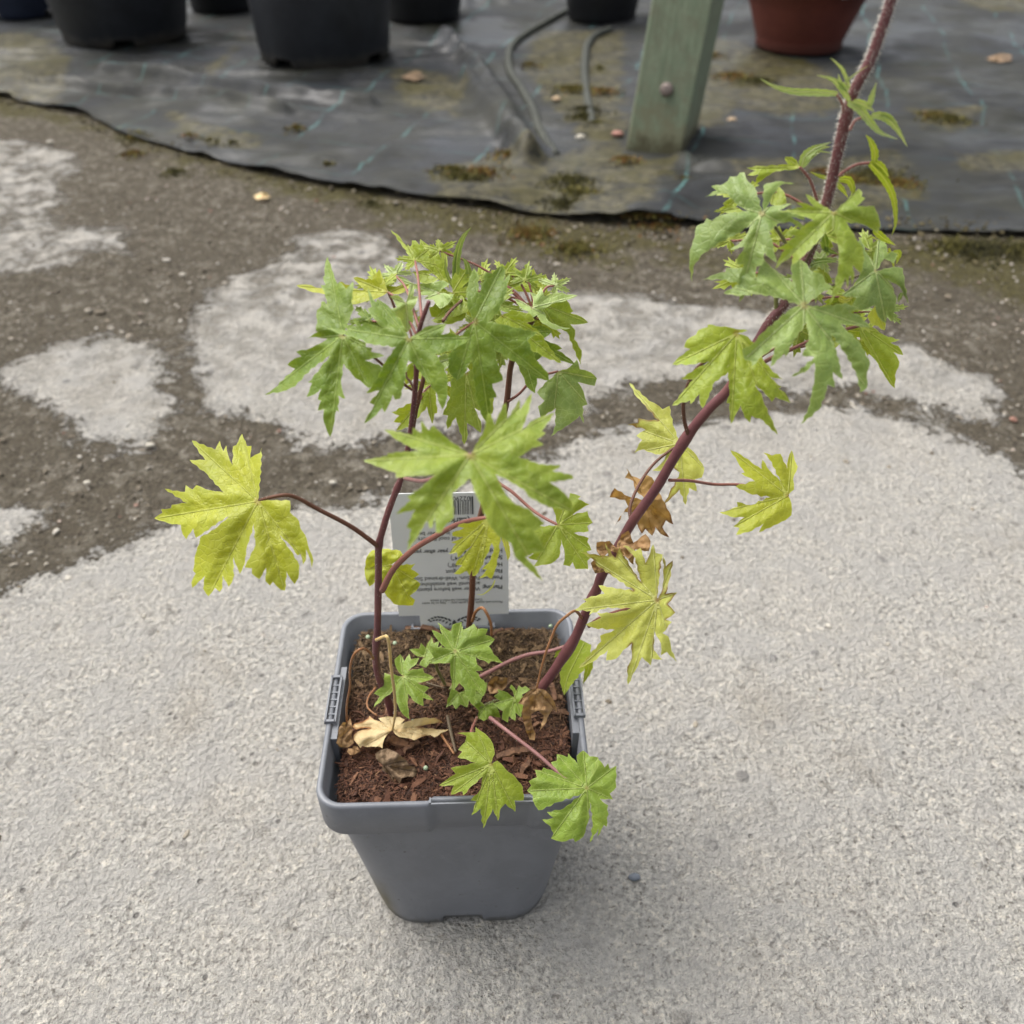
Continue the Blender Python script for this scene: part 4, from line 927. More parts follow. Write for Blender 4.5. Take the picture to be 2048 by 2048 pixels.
leaf('H', (1245,1052), [(1180,900),(1080,770),(1000,700),(940,665),(925,700),(880,620),(850,560,1),(860,640),(885,740),(845,760),(880,830),(930,880),(980,940),(1060,960),(900,920),(810,895),(790,925),(740,865),(700,848),(740,930),(600,905),(660,965),(410,925,1),(540,990),(700,1030),(880,1100),(1120,1130),(1020,1270),(940,1430),(880,1520),(830,1575),(960,1550),(865,1670),(910,1690),(850,1780),(815,1870,1),(900,1810),(985,1720),(1010,1765),(1050,1690),(1090,1590),(1110,1640),(1160,1630),(1200,1470),(1240,1260),(1300,1300),(1400,1430),(1500,1560),(1540,1680),(1570,1735,1),(1610,1640),(1615,1540),(1620,1450),(1590,1330),(1500,1200),(1640,1170),(1750,1110),(1853,1041,1),(1740,1030),(1640,990),(1560,1010),(1610,905,1),(1500,920),(1400,940),(1320,1000)], .312, 'green', n=(.05,-.65,.76), droop=.3, wav=.7, lab='green leaf with a red centre in the middle cluster', pet=[('A',880,905),('A',860,880),('A',835,870),('A',850,760)], petY=[.335,.33,.32,.314], pr=(2.6,2))
leaf('A', (1205,545), [(1170,480),(1160,400),(1175,320),(1200,256),(1225,290),(1225,420),(1240,370),(1265,280),(1300,285),(1330,255),(1355,246,1),(1370,270),(1360,330),(1395,288),(1380,370),(1340,480),(1280,545),(1360,560),(1430,580),(1540,600),(1490,650),(1540,760),(1600,820),(1605,862,1),(1540,830),(1460,780),(1380,740),(1310,690),(1330,770),(1358,860),(1300,880),(1325,950),(1285,960),(1295,1030),(1285,1100,1),(1250,1060),(1215,960),(1190,740),(1150,830),(1110,862,1),(1070,820),(1060,740),(1110,660),(1150,600)], .328, 'green', n=(.15,-.7,.7), droop=.35, wav=.7, lab='broad green leaf right of centre in the middle cluster', pet=[('A',925,800),('A',1010,700),('A',1090,620),('A',1160,560)], petY=[.34,.338,.332], pr=(2.6,2))
leaf('A', (1160,820), [(1080,850),(1070,960),(1035,1045),(1062,1050),(1052,1090),(1060,1122),(1105,1060),(1120,1110),(1150,1205,1),(1170,1150),(1165,1090),(1200,1110),(1240,1142,1),(1240,1080),(1205,1010),(1300,1040),(1310,960),(1240,860),(1190,800)], .36, 'mid', n=(0,-.8,.6), lab='green leaf hanging under the middle cluster')
leaf('A', (960,900), [(880,970),(760,1030),(800,1050),(770,1085),(810,1090),(785,1130,1),(860,1110),(950,1000),(965,1060),(978,1095,1),(990,1040),(1005,1035),(1000,960),(985,900)], .355, 'lime', n=(0,-.8,.6))
leaf('A', (1655,812), [(1700,800),(1735,770),(1755,748),(1770,800),(1830,818),(1862,850,1),(1850,890),(1800,880),(1760,870),(1790,920),(1800,960),(1812,990,1),(1785,1000),(1790,1090),(1770,1050),(1735,1080),(1690,1110),(1615,1160,1),(1640,1100),(1640,1010),(1560,1060),(1550,1020),(1545,1000),(1580,970),(1540,925),(1600,860)], .39, 'grey', n=(.1,-.75,.66), cup=-.1, wav=1.0, lab='curled soft green leaf at the right of the middle cluster', pet=[('A',1385,975),('A',1440,930),('A',1500,850),('A',1590,815)], petY=[.385,.388,.39], pr=(3,2.2))
leaf('A', (1430,600), [(1480,560),(1530,570),(1570,565),(1600,580),(1622,598,1),(1600,620),(1560,640),(1640,665),(1675,690),(1650,700),(1720,745),(1745,775,1),(1690,760),(1640,745),(1580,720),(1530,760),(1580,820),(1605,862,1),(1540,850),(1530,930,1),(1490,900),(1460,830),(1420,740),(1400,660)], .375, 'green', n=(.1,-.75,.66))
leaf('A', (1350,510), [(1420,490),(1500,500),(1530,540),(1480,550),(1560,610),(1610,690),(1672,768,1),(1590,740),(1500,690),(1430,640),(1360,590),(1310,540)], .362, 'lime', n=(.1,-.7,.7))
leaf('A', (1560,450), [(1640,420),(1700,430),(1735,490),(1720,500),(1780,520),(1815,550,1),(1770,560),(1720,560),(1745,590),(1740,640),(1780,700),(1775,778,1),(1750,730),(1700,600),(1660,580),(1640,570),(1600,575),(1560,530)], .38, 'mid', n=(.3,-.7,.65), droop=.4, lab='green leaf drooping at the right of the middle cluster')
leaf('A', (1595,400), [(1602,340),(1585,290),(1550,330),(1520,258,1),(1510,300),(1530,350),(1480,300),(1430,260),(1400,228,1),(1420,280),(1470,330),(1430,335),(1400,350),(1440,385),(1500,390),(1560,400)], .395, 'lime', n=(-.1,-.8,.6), lab='small lime leaf standing up behind the pale rosette')
leaf('A', (1515,470), [(1520,430),(1500,385,1),(1540,400),(1560,362),(1580,410),(1640,390),(1675,388),(1700,400),(1758,405,1),(1700,430),(1620,450),(1570,480),(1600,540),(1660,570),(1722,580,1),(1640,590),(1570,555),(1540,510),(1500,530),(1490,490),(1450,470),(1420,422,1),(1470,440)], .372, 'young', n=(0,-.6,.8), droop=.1, wav=1.2, lab='pale whitish young rosette leaf on the middle stem', step=4)
leaf('A', (1130,400), [(1060,420),(960,470),(975,520),(1060,520),(980,545,1),(1060,560),(1140,540),(1180,470)], .372, 'lime', n=(0,-.7,.7))
leaf('I', (515,600), [(500,480),(505,360),(490,290),(465,205,1),(445,260),(450,340),(410,270),(380,205),(365,250),(310,200),(265,168,1),(260,220),(225,180),(192,180),(190,240),(220,290),(140,220),(90,150),(5,85,1),(90,200),(170,310),(300,410),(400,490),(470,560)], .388, 'lime', n=(-.1,-.8,.55), lab='lime leaf standing up at the top of the middle cluster', droop=.2)
blades('I', [([(600,640),(580,430),(600,260),(650,140),(712,65)], 75), ([(640,620),(690,500),(670,380),(630,330)], 70), ([(560,600),(500,470),(480,330)], 40), ([(620,600),(720,520),(830,475)], 30), ([(600,560),(560,500),(590,240)], 50)], .382, 'grey', lab='narrow soft green leaf pointing up above the middle cluster')
leaf('I', (430,640), [(520,560),(470,530),(390,545),(330,560),(250,560),(210,560),(150,520),(70,490),(-20,480,1),(60,510),(110,550),(60,553),(130,575),(200,610),(320,615),(240,655),(340,660),(300,690,1),(380,700),(440,780),(480,760),(540,700),(560,650)], .368, 'young', n=(0,-.5,.85), wav=1.6, cup=-.1, lab='pale crinkled young leaf in the middle cluster', step=4)
leaf('I', (340,480), [(380,460),(300,440),(230,455),(200,450),(230,500),(240,540),(330,560),(390,545),(430,520)], .375, 'lime', n=(0,-.7,.7))
leaf('H', (1042,600), [(1020,530),(990,450),(960,375,1),(935,410),(900,440),(890,480),(855,465),(830,480),(740,452),(705,462,1),(760,520),(820,580),(740,570),(600,500),(580,500),(560,560),(400,560),(250,525),(155,535,1),(280,590),(420,618),(560,640),(700,720),(800,700),(870,680),(960,650)], .36, 'yel', n=(-.1,-.7,.7), lab='yellow green leaf peeping out at the back left of the middle cluster', pet=[('H',1110,760),('H',1080,680),('H',1050,620)], pr=(2.6,2.2), pm='red')
leaf('H', (1050,600), [(1100,560),(1180,530),(1250,520),(1240,570),(1180,610),(1100,620)], .365, 'yel', n=(0,-.7,.7))
leaf('H', (1215,700), [(1240,600),(1260,540),(1285,505,1),(1295,560),(1290,640),(1335,640),(1310,720),(1270,780),(1290,880),(1240,980,1),(1180,930),(1160,850),(1080,800),(1050,760),(1130,750),(1100,680),(1060,640,1),(1140,630)], .345, 'young', n=(0,-.8,.6), wav=1.6, lab='pale folded bud leaf on the left stem tip', step=4)
leaf('H', (1330,960), [(1290,850),(1310,780,1),(1330,840),(1360,820),(1360,900)], .345, 'mid', n=(0,-.8,.6))
leaf('I', (640,700), [(560,690),(480,735),(540,760),(450,790),(480,820),(360,885,1),(450,875),(560,850),(680,810),(700,750)], .37, 'lime', n=(0,-.7,.7), pet=[('I',465,890),('I',530,790),('I',610,690)], petY=[.35,.358,.37], pm='brown', pr=(3.4,2.8))
leaf('H', (1480,1300), [(1540,1220),(1600,1190),(1650,1240),(1640,1300),(1600,1340)], .35, 'young', n=(0,-.7,.7))
leaf('H', (1380,1330), [(1300,1270),(1240,1300),(1200,1400),(1215,1500),(1290,1440)], .36, 'lime', n=(0,-.7,.7))
leaf('I', (1010,850), [(1060,790),(1150,820),(1205,880),(1170,900),(1290,960),(1330,1010,1),(1200,1000),(1180,1090),(1100,1040),(1000,930)], .352, 'lime', n=(.1,-.7,.7))

# ------------------------------------------------------------------ right cluster
leaf('E', (592,537), [(560,400),(540,360),(500,330),(480,272),(450,275),(430,300),(385,300),(370,330),(330,355),(265,362),(300,390),(220,435,1),(300,415),(370,410),(420,470),(500,525),(420,530),(330,545),(270,585),(235,568),(220,600),(170,620),(160,690),(130,770),(125,860),(142,980,1),(150,880),(220,790),(330,720),(430,670),(530,600),(490,680),(460,715),(385,772),(480,752),(430,830),(430,865),(475,865),(440,960),(445,1110,1),(490,1050),(530,960),(552,955),(555,880),(590,870),(610,790),(650,830),(688,855),(670,790),(665,745),(640,650),(700,600),(770,590),(820,620),(870,660),(912,702,1),(895,650),(850,610),(780,560),(870,580),(860,555),(740,520),(700,515),(785,475),(700,485),(640,495),(620,500),(650,440),(720,350),(800,345,1),(720,330),(620,345),(600,360)], .335, 'grey', n=(-.1,-.65,.75), droop=.3, lab='soft green leaf with long drooping lobes at the left of the upper right cluster', pet=[('N',490,1110),('N',420,980),('N',350,880)], petY=[.348,.342,.337], pm='green', pr=(3.5,3))
leaf('N', (1008,775), [(860,680),(790,620),(700,580,1),(740,650),(800,715),(700,680),(605,670),(680,720),(560,745),(430,765,1),(600,790),(720,830),(790,860),(700,910),(640,960),(560,960),(480,1015),(600,1030),(500,1110),(385,1165),(480,1175),(430,1260),(375,1380,1),(480,1300),(570,1230),(560,1340),(640,1280),(720,1200),(850,1070),(985,910),(1040,1050),(1060,1200),(1050,1380),(1020,1530),(965,1755,1),(1040,1650),(1100,1560),(1130,1480),(1150,1600),(1180,1450),(1200,1560),(1225,1480),(1210,1340),(1260,1400),(1300,1430),(1330,1290),(1320,1160),(1240,1050),(1170,930),(1140,880),(1300,900),(1400,950),(1470,1000,1),(1510,930),(1495,850),(1460,760),(1440,710),(1350,715),(1250,715),(1300,670),(1345,622),(1305,610),(1310,560),(1275,522,1),(1240,550),(1220,590),(1180,600),(1130,670)], .322, 'mid', n=(.1,-.65,.75), droop=.35, lab='bright green leaf with a red centre in front of the tall stem', pet=[('N',700,1320),('N',800,1140),('N',900,1020),('N',980,900)], petY=[.348,.342,.33], pm='olive', pr=(3.5,2.6))
leaf('E', (865,1130), [(960,1060),(1050,1010),(1000,985),(990,940),(900,900),(880,860),(840,835,1),(780,870),(790,980),(700,920),(640,870),(600,820,1),(570,900),(560,950),(480,885),(440,890),(400,890),(365,885),(355,915),(290,930),(213,965,1),(330,965),(450,990),(345,1050,1),(450,1070),(560,1060),(700,1080),(850,1130),(780,1150),(700,1220),(590,1310),(540,1370),(465,1415),(480,1480,1),(525,1490),(530,1520),(600,1450),(680,1395),(645,1525),(735,1440),(745,1460),(800,1350),(880,1240),(895,1330),(850,1455),(930,1460),(780,1590),(870,1560),(930,1500),(930,1600),(915,1680),(890,1790),(840,1895,1),(960,1800),(1000,1700),(1015,1640),(1060,1660),(1050,1560),(1110,1605),(1090,1500),(1040,1320),(1120,1430),(1200,1580),(1225,1690),(1268,1660,1),(1270,1560),(1290,1500),(1230,1380),(1130,1280),(1100,1250),(1200,1260),(1290,1275,1),(1230,1200),(1150,1170),(1220,1150),(1130,1115),(1000,1130)], .312, 'grey', n=(.05,-.6,.8), droop=.3, lab='big soft green leaf low in the right cluster with widely spread lobes', pet=[('E',770,1110),('E',800,1090),('E',850,1110)], pm='green', petY=[.345,.33,.313], pr=(3,2.6))
leaf('E', (1325,905), [(1380,830),(1440,860),(1465,800),(1430,780),(1400,800),(1395,740),(1345,700,1),(1320,780),(1310,850),(1270,800),(1230,695,1),(1200,740),(1200,850),(1240,900),(1190,1000),(1105,1065,1),(1200,1080),(1170,1150),(1240,1160),(1320,1130),(1340,1200),(1390,1247,1),(1395,1170),(1430,1235),(1460,1100),(1430,1000),(1400,960),(1480,1010),(1530,1115,1),(1510,980),(1500,890),(1440,880)], .345, 'grey', n=(.3,-.6,.7), droop=.4, lab='soft green leaf at the far right of the upper cluster', pet=[('E',1000,1030),('E',1060,990),('E',1180,950),('E',1290,915)], petY=[.345,.345,.345], pm='olive', pr=(3,2.4))
leaf('E', (430,1310), [(500,1290),(420,1280),(380,1270),(300,1262),(245,1252),(240,1270),(180,1290),(165,1320),(110,1350),(90,1400),(130,1410),(40,1480),(15,1510,1),(130,1510),(250,1490),(160,1540),(70,1600),(150,1610),(80,1690),(15,1775,1),(130,1740),(130,1765),(190,1700),(195,1770),(210,1792),(250,1720),(290,1620),(375,1560),(385,1680),(365,1760),(385,1760),(385,1850),(393,1892,1),(430,1820),(455,1770),(480,1850),(515,1885),(525,1840),(600,1870),(694,1966,1),(650,1850),(600,1740),(590,1700),(545,1640),(600,1680),(655,1752),(680,1720),(730,1740),(775,1757,1),(740,1690),(700,1665),(718,1655),(645,1590),(730,1608,1),(650,1540),(600,1480),(560,1400),(500,1330)], .33, 'lime', n=(-.1,-.6,.78), droop=.25, lab='bright green leaf low at the left of the right cluster', pet=[('F',755,395),('F',745,375),('F',712,290),('F',693,170),('F',725,30),('E',150,1500),('E',260,1370)], petY=[.35,.35,.345,.34,.335], pr=(4.5,2.8), pm='brown')
leaf('E', (1220,1260), [(1300,1270),(1380,1320),(1480,1350,1),(1420,1370),(1470,1390),(1503,1450,1),(1440,1430),(1478,1495),(1450,1580),(1448,1665,1),(1400,1610),(1370,1560),(1320,1480),(1270,1400),(1230,1330)], .365, 'lime', n=(.2,-.7,.7), droop=.3, lab='yellowish green leaf low at the right of the right cluster', pet=[('E',585,1510),('E',640,1470),('E',760,1410),('E',900,1340),('E',1060,1290)], petY=[.35,.355,.365], pr=(4,3.2), pm='red')
leaf('E', (1320,1130), [(1360,1150),(1390,1245),(1385,1290,1),(1290,1240),(1270,1200)], .362, 'yel', n=(0,-.7,.7))
leaf('N', (640,290), [(610,220),(560,180),(485,180,1),(480,210),(515,265),(420,265),(400,275),(230,278),(70,295,1),(170,330),(80,378),(200,370),(150,500,1),(240,430),(350,350),(480,320),(600,315)], .358, 'lime', n=(0,-.8,.6), pet=[('N',825,655),('N',805,560),('N',760,420),('N',690,320)], pm='red', pr=(3.2,2.6), lab='small lime leaf spreading left below the bare upper stem', hairs=120)
blades('N', [([(660,290),(700,180),(780,110),(860,70),(980,22)], 110), ([(760,180),(830,120),(985,140)], 40), ([(800,110),(900,80),(975,72)], 40), ([(690,280),(760,190),(880,120)], 50)], .358, 'young', lab='pale narrow leaf half behind the upper stem')
blades('N', [([(1385,240),(1480,330),(1590,480),(1655,650),(1672,880),(1630,1025)], 95), ([(1440,230),(1530,300),(1600,400)], 90), ([(1440,240),(1445,130),(1400,10),(1347,-57)], 85)], .345, 'lime', pets=[([(1060,385),(1130,330),(1250,265),(1390,245)], 3.4)], lab='young leaf with long drooping tips right of the upper stem')
blades('N', [([(940,410),(850,385),(750,338)], 45), ([(1060,420),(1170,430),(1215,540),(1190,600)], 90), ([(1030,460),(1100,530),(1160,620)], 60)], .362, 'lime', lab='small leaf just behind the upper stem')
blades('G', [([(900,862),(700,850),(500,842),(330,800),(180,722)], 70), ([(1005,925),(940,820),(850,730),(705,690)], 60), ([(1010,800),(950,650),(900,590),(830,530)], 36), ([(950,770),(1060,680),(1195,592)], 20), ([(1000,830),(930,780),(905,680)], 60)], .342, 'young', pets=[([(950,1040),(945,960),(890,870)], 3.2)], lab='narrow pale leaf spreading left high on the tall stem')
blades('G', [([(990,945),(1100,1010),(1200,1130),(1290,1220),(1452,1282)], 85), ([(1040,935),(1140,960),(1235,1025)], 75), ([(1185,985),(1215,880),(1255,757)], 60), ([(1210,1060),(1330,1075),(1440,1180),(1540,1350)], 80), ([(1290,1050),(1370,1075),(1450,1132)], 55)], .334, 'young', pets=[([(1010,1200),(1060,1110),(1140,1080)], 3.0)], lab='narrow pale leaf spreading right high on the tall stem')
leaf('N', (870,1370), [(800,1340),(700,1365,1),(850,1400),(760,1390),(860,1460),(940,1540,1),(990,1540),(960,1450),(900,1390)], .36, 'lime', n=(0,-.7,.7))
blades('N', [([(700,1368),(800,1320),(920,1300),(1040,1310)], 90), ([(880,1150),(960,1190),(1060,1230)], 60), ([(900,1010),(920,1120),(940,1250)], 80)], .352, 'green')
blades('N', [([(1440,960),(1540,1050),(1670,1130)], 90), ([(1600,1160),(1640,1300),(1655,1395)], 40), ([(1360,1060),(1420,1040),(1480,1080)], 25), ([(1640,1240),(1700,1220),(1680,1330)], 90)], .355, 'lime')
blades('N', [([(1740,1640),(1690,1750)], 50), ([(1700,1500),(1770,1650),(1808,1755)], 35)], .345, 'grey')
leaf('E', (650,480), [(640,420),(680,350),(735,400),(750,470),(700,490)], .352, 'lime', n=(0,-.7,.7))
leaf('E', (440,500), [(380,490),(280,525,1),(360,530),(480,530)], .352, 'lime', n=(0,-.7,.7))
blades('N', [([(1060,1690),(1130,1720),(1215,1690)], 80)], .35, 'pale')
stem('stem', path3('Z', [(1553,625),(1552,600),(1552,570)], .35), .0009, .0009, SM['green'], PL, 20, .0005)

def fill_leaf(px, py, R, rot, mat, Y, sq=.75, lobes=5, span=250):
    out = []
    for i in range(lobes):
        a = math.radians(rot-span/2+span*i/(lobes-1)); L = R*random.uniform(.8, 1.1); hwa = math.radians(span/(lobes-1)/2)
        for da, rr_, mn in ((-.95, .36, 0), (-.62, .62, 0), (-.34, .60, 0), (-.38, .82, 0), (-.14, .80, 0), (0, 1, 1), (.14, .78, 0), (.36, .84, 0), (.32, .60, 0), (.60, .64, 0)):
            q = L*rr_*random.uniform(.94, 1.06); b = a+da*hwa; out.append((px+q*math.cos(b), py+q*math.sin(b)*sq, mn))
    lo, c3 = leaf('Z', (px, py), out, Y, mat, n=(random.uniform(-.3, .3), -.7, .65), droop=.55, wav=1.4, step=4.5)
    c3 = np.array(c3); S_all = np.vstack([s1[20:], s2[30:], s3[60:]]); S_low = S_all[S_all[:, 2] < c3[2]-.006]
    k = int(np.argmin(np.linalg.norm(S_low-c3, axis=1))); a3 = S_low[k]; mid3 = (a3+c3)/2+np.array([0, .002, .004])
    stem('petiole', catmull([a3, mid3, c3-np.array([0, 0, .0004])], 6), .0006, .0004, SM['red'], lo, 30, .0005)
for a in ((905,585,75,60,'lime',.372), (985,605,70,20,'mid',.376), (1005,690,80,95,'mid',.372), (930,705,75,120,'lime',.366), (865,765,62,100,'lime',.366), (760,575,58,250,'lime',.366), (960,560,55,285,'lime',.384), (1050,560,50,280,'mid',.386), (1090,640,68,60,'lime',.39), (800,640,50,200,'mid',.352),
          (1500,545,80,150,'lime',.362), (1610,560,78,60,'grey',.362), (1650,470,66,20,'lime',.362), (1700,590,84,80,'mid',.368), (1560,480,60,250,'lime',.36), (1740,500,60,20,'mid',.366), (1690,660,78,70,'lime',.37), (1480,390,62,190,'lime',.356), (1770,620,52,50,'grey',.37), (830,520,46,250,'lime',.378), (880,500,40,262,'lime',.384), (790,548,40,230,'young',.372), (1010,545,44,300,'lime',.388), (1075,600,46,20,'lime',.388), (955,650,56,100,'mid',.37), (1110,570,40,330,'young',.386), (740,640,46,170,'green',.35), (850,700,52,130,'lime',.36), (1640,520,50,0,'young',.355), (1460,480,44,210,'lime',.36), (1720,680,60,60,'lime',.37), (1600,660,70,100,'mid',.362)):
    fill_leaf(*a)
# ------------------------------------------------------------------ yellowing leaves of the right stem
leaf('F', (570,1345), [(580,1250),(600,1080),(560,1070),(545,1020,1),(520,1090),(500,1130),(470,1040),(440,1060),(400,1030),(368,1028),(440,1100),(475,1240),(420,1160),(350,1035),(325,1100),(265,1013,1),(285,1090),(230,1085),(120,1068,1),(205,1120),(210,1140),(330,1220),(430,1290),(330,1280),(225,1260),(260,1310),(135,1340),(155,1355),(85,1405,1),(180,1410),(170,1435),(280,1390),(415,1395),(330,1420),(215,1420),(240,1450),(200,1470),(150,1490),(200,1510),(320,1520),(235,1555),(240,1590),(110,1745,1),(190,1710),(280,1640),(270,1700),(330,1690),(370,1640),(420,1600),(420,1690),(395,1735),(397,1842,1),(440,1760),(480,1680),(530,1730,1),(540,1690),(600,1695),(550,1640),(555,1530),(590,1600),(590,1670),(625,1650),(685,1712,1),(650,1620),(635,1560),(600,1540),(655,1475),(620,1460),(675,1420),(630,1370),(687,1302,1),(620,1310),(640,1230),(660,1115,1),(620,1150),(600,1060),(605,1200),(600,1280)], .315, 'pale', n=(.1,-.7,.7), droop=.2, wav=.9, lab='pale yellow leaf right of the pot with brown tips', pet=[('F',170,1500),('F',230,1450),('F',400,1400)], petY=[.35,.34,.32], pm='red', pr=(4,3), jit=.3)
leaf('F', (1335,735), [(1370,700),(1365,640),(1392,565),(1375,530),(1357,470,1),(1335,520),(1330,580),(1290,490),(1240,500),(1190,483,1),(1240,540),(1290,650),(1230,590),(1185,525),(1180,580),(1120,540),(1060,495),(998,470,1),(1040,540),(1080,600),(1060,605),(1140,650),(1028,680),(1100,720),(1230,745),(1120,790),(1035,772),(1040,800),(990,820),(932,832,1),(1000,860),(1080,862),(1015,915,1),(1050,925),(1030,965),(1100,950),(1190,900),(1165,950),(1250,910),(1320,880),(1355,850),(1355,780)], .36, 'yel', n=(.2,-.7,.7), droop=.2, lab='yellow green leaf held out to the right on a thin red stalk', pet=[('F',640,645),('F',760,648),('F',900,668),('F',1040,668),('F',1200,690),('F',1300,725)], petY=[.35,.362,.375,.378,.372,.361], pm='red', pr=(3.6,2.8))
leaf('F', (700,430), [(670,340),(640,210,1),(600,230),(580,210),(520,180),(405,75,1),(450,160),(500,210),(575,295),(500,290),(460,282),(455,310),(395,322,1),(500,350),(445,385),(480,410),(435,485,1),(490,465),(560,495),(640,480),(590,550),(540,588,1),(600,590),(650,560),(700,600),(640,720),(608,785,1),(660,740),(700,700),(735,790,1),(755,690),(800,710),(790,640),(830,630),(845,575,1),(800,500),(760,460)], .385, 'pale', n=(-.1,-.7,.7), droop=.25, lab='pale yellow leaf behind the thick right stem', pet=[('F',415,885),('F',405,800),('F',440,680),('F',500,570),('F',600,480)], petY=[.352,.36,.375,.385], pr=(3.6,2.8), pm='brown')
leaf('F', (500,760), [(440,700),(430,650),(380,630),(400,600),(388,575,1),(420,620),(470,640),(500,610),(540,630),(560,670),(600,760),(640,830),(665,905,1),(620,880),(600,920),(640,980,1),(590,960),(560,920),(540,970,1),(500,930),(480,960),(450,900),(460,850),(380,830),(320,920,1),(340,880),(400,800),(380,760),(290,745,1),(320,690),(400,740)], .395, 'orange', n=(0,-.8,.6), droop=.2, wav=2, crumple=.7, lab='withered orange brown leaf behind the right stem')
leaf('F', (430,1010), [(500,960),(530,1000),(520,1060),(440,1050),(430,1140),(380,1090),(300,1060),(250,1100),(215,1060),(215,1010),(290,1000),(330,1040),(360,960),(400,940)], .338, 'tan', n=(0,-.7,.7), crumple=1.6, lab='shrivelled brown leaf clinging to a joint of the right stem', step=3.5)
leaf('F', (240,1130), [(280,1120),(260,1180),(205,1190),(180,1130),(220,1100)], .35, 'tan', n=(0,-.7,.7), crumple=1.2, step=3.5)

# ------------------------------------------------------------------ lower leaves of the left and middle stems
leaf('C', (1470,1002), [(1440,900),(1430,870),(1500,880),(1540,840),(1560,765,1),(1640,790),(1620,810),(1705,850,1),(1650,880),(1600,910),(1580,930),(1690,900),(1700,940),(1730,985,1),(1690,1010),(1700,1050),(1590,1062),(1700,1100),(1690,1130),(1720,1190,1),(1685,1200),(1710,1250),(1690,1270),(1695,1330,1),(1640,1330),(1600,1330),(1580,1280),(1560,1310),(1510,1300),(1520,1220),(1495,1110),(1480,1240),(1420,1290),(1350,1300),(1290,1312,1),(1320,1265),(1250,1248),(1290,1215),(1220,1180),(1300,1120),(1235,1080),(1240,995,1),(1340,1010)], .345, 'lime', n=(.1,-.6,.78), lab='rounded yellow green leaf right of the label', pet=[('C',978,655),('C',1050,705),('C',1130,760),('C',1260,880),('C',1350,945),('C',1440,995)], petY=[.385,.375,.35], pm='red', pr=(3.6,2.8))
leaf('O', (1320,500), [(1200,540),(1100,560),(920,590),(900,620),(980,640),(830,700),(830,745),(980,760),(900,800),(812,832),(880,850),(785,985,1),(890,965),(905,1040),(1000,940),(1110,860),(1000,980),(880,1090),(875,1135),(960,1135),(900,1200),(850,1250,1),(930,1260),(1020,1210),(1060,1275),(1095,1190),(1100,1280,1),(1145,1275),(1200,1180),(1290,1000),(1355,840),(1385,900),(1340,1060),(1225,1190),(1290,1190),(1185,1310,1),(1290,1280),(1350,1320),(1400,1200),(1450,1000),(1470,750),(1420,600)], .298, 'yel', n=(-.1,-.75,.6), droop=.2, lab='yellow green leaf drooping in front of the label', pet=[('C',165,1490),('C',250,1330),('C',400,1180),('C',560,1080),('C',700,1000),('C',820,960),('C',930,940)], petY=[.335,.328,.315,.303,.298], pm='red', pr=(6.5,3.6))
blades('O', [([(1400,1330),(1360,1420),(1290,1490),(1220,1528),(1148,1522)], 26), ([(1480,680),(1545,850),(1575,1000),(1565,1075)], 85)], .298, 'pale')
leaf('C', (230,1300), [(330,1250),(300,1195),(180,1180),(90,1190),(50,1240),(33,1330,1),(45,1410),(70,1460),(140,1400),(180,1500),(250,1590),(330,1600),(395,1600,1),(410,1560),(370,1530),(410,1500),(450,1440,1),(400,1400),(440,1370),(380,1330),(410,1290)], .372, 'yel', n=(-.1,-.8,.6), crumple=.6, droop=.4, lab='yellow leaf curled behind the left stem')

# ------------------------------------------------------------------ leaves at soil level
leaf('D', (875,370), [(820,350),(770,300),(735,240),(800,270),(770,195,1),(820,235),(850,250),(860,210),(915,193,1),(925,240),(960,225),(990,203),(1010,235),(1075,235),(1060,270),(1115,297,1),(1080,340),(1110,390),(1165,440,1),(1090,430),(1080,445),(1000,405),(1010,450),(1045,485),(1000,490),(1060,570),(1050,640,1),(1000,600),(990,700),(940,640),(930,590),(900,560),(865,605,1),(850,520),(845,440),(780,440),(700,445,1),(750,410),(730,380),(700,340),(790,345)], .355, 'basal', n=(0,-.45,.9), droop=.2, lab='bright green leaf low in the centre of the pot', pet=[('D',840,610),('D',790,540),('D',730,450),('D',790,390)], petY=[.375,.372,.362], pm='green', pr=(3.4,3), step=4)
leaf('D', (560,520), [(520,470),(510,420),(545,388,1),(570,430),(600,385),(610,420),(660,410),(640,450),(590,490),(680,470),(690,500),(748,530,1),(700,550),(650,560),(720,590),(690,620),(745,665,1),(680,650),(685,700),(640,680),(590,625),(590,700),(602,780,1),(560,750),(530,690),(500,610),(440,660),(385,708,1),(420,640),(385,625),(440,580),(450,500)], .352, 'basal', n=(-.1,-.4,.9), droop=.2, lab='bright green leaf low beside the left stem', step=4)
leaf('D', (690,405), [(650,400),(600,358,1),(660,355),(670,320),(700,350),(735,280,1),(745,320),(780,310),(770,350),(800,330),(770,380),(730,420),(700,470),(660,450)], .368, 'basal', n=(0,-.5,.85), step=4)
leaf('D', (1235,650), [(1225,610),(1205,590),(1215,570),(1235,590),(1245,610),(1260,575,1),(1280,590),(1300,580),(1330,600),(1280,630),(1290,680),(1275,770,1),(1240,740),(1240,790),(1200,760),(1195,800,1),(1160,780),(1165,730),(1100,690,1),(1150,670),(1110,640),(1140,620),(1130,600),(1170,610)], .345, 'basal', n=(.1,-.4,.9), droop=.15, lab='small rounded green leaf near the base of the tall stem', step=4, pet=[('D',1010,720),('D',1100,670),('D',1180,655)], pm='green', pr=(2,1.6))
leaf('D', (900,620), [(860,580),(840,640),(820,710,1),(860,690),(880,720),(910,690),(950,710,1),(960,660),(1010,690),(1060,620,1),(1070,560),(1000,560)], .358, 'basal', n=(0,-.4,.9), step=4)
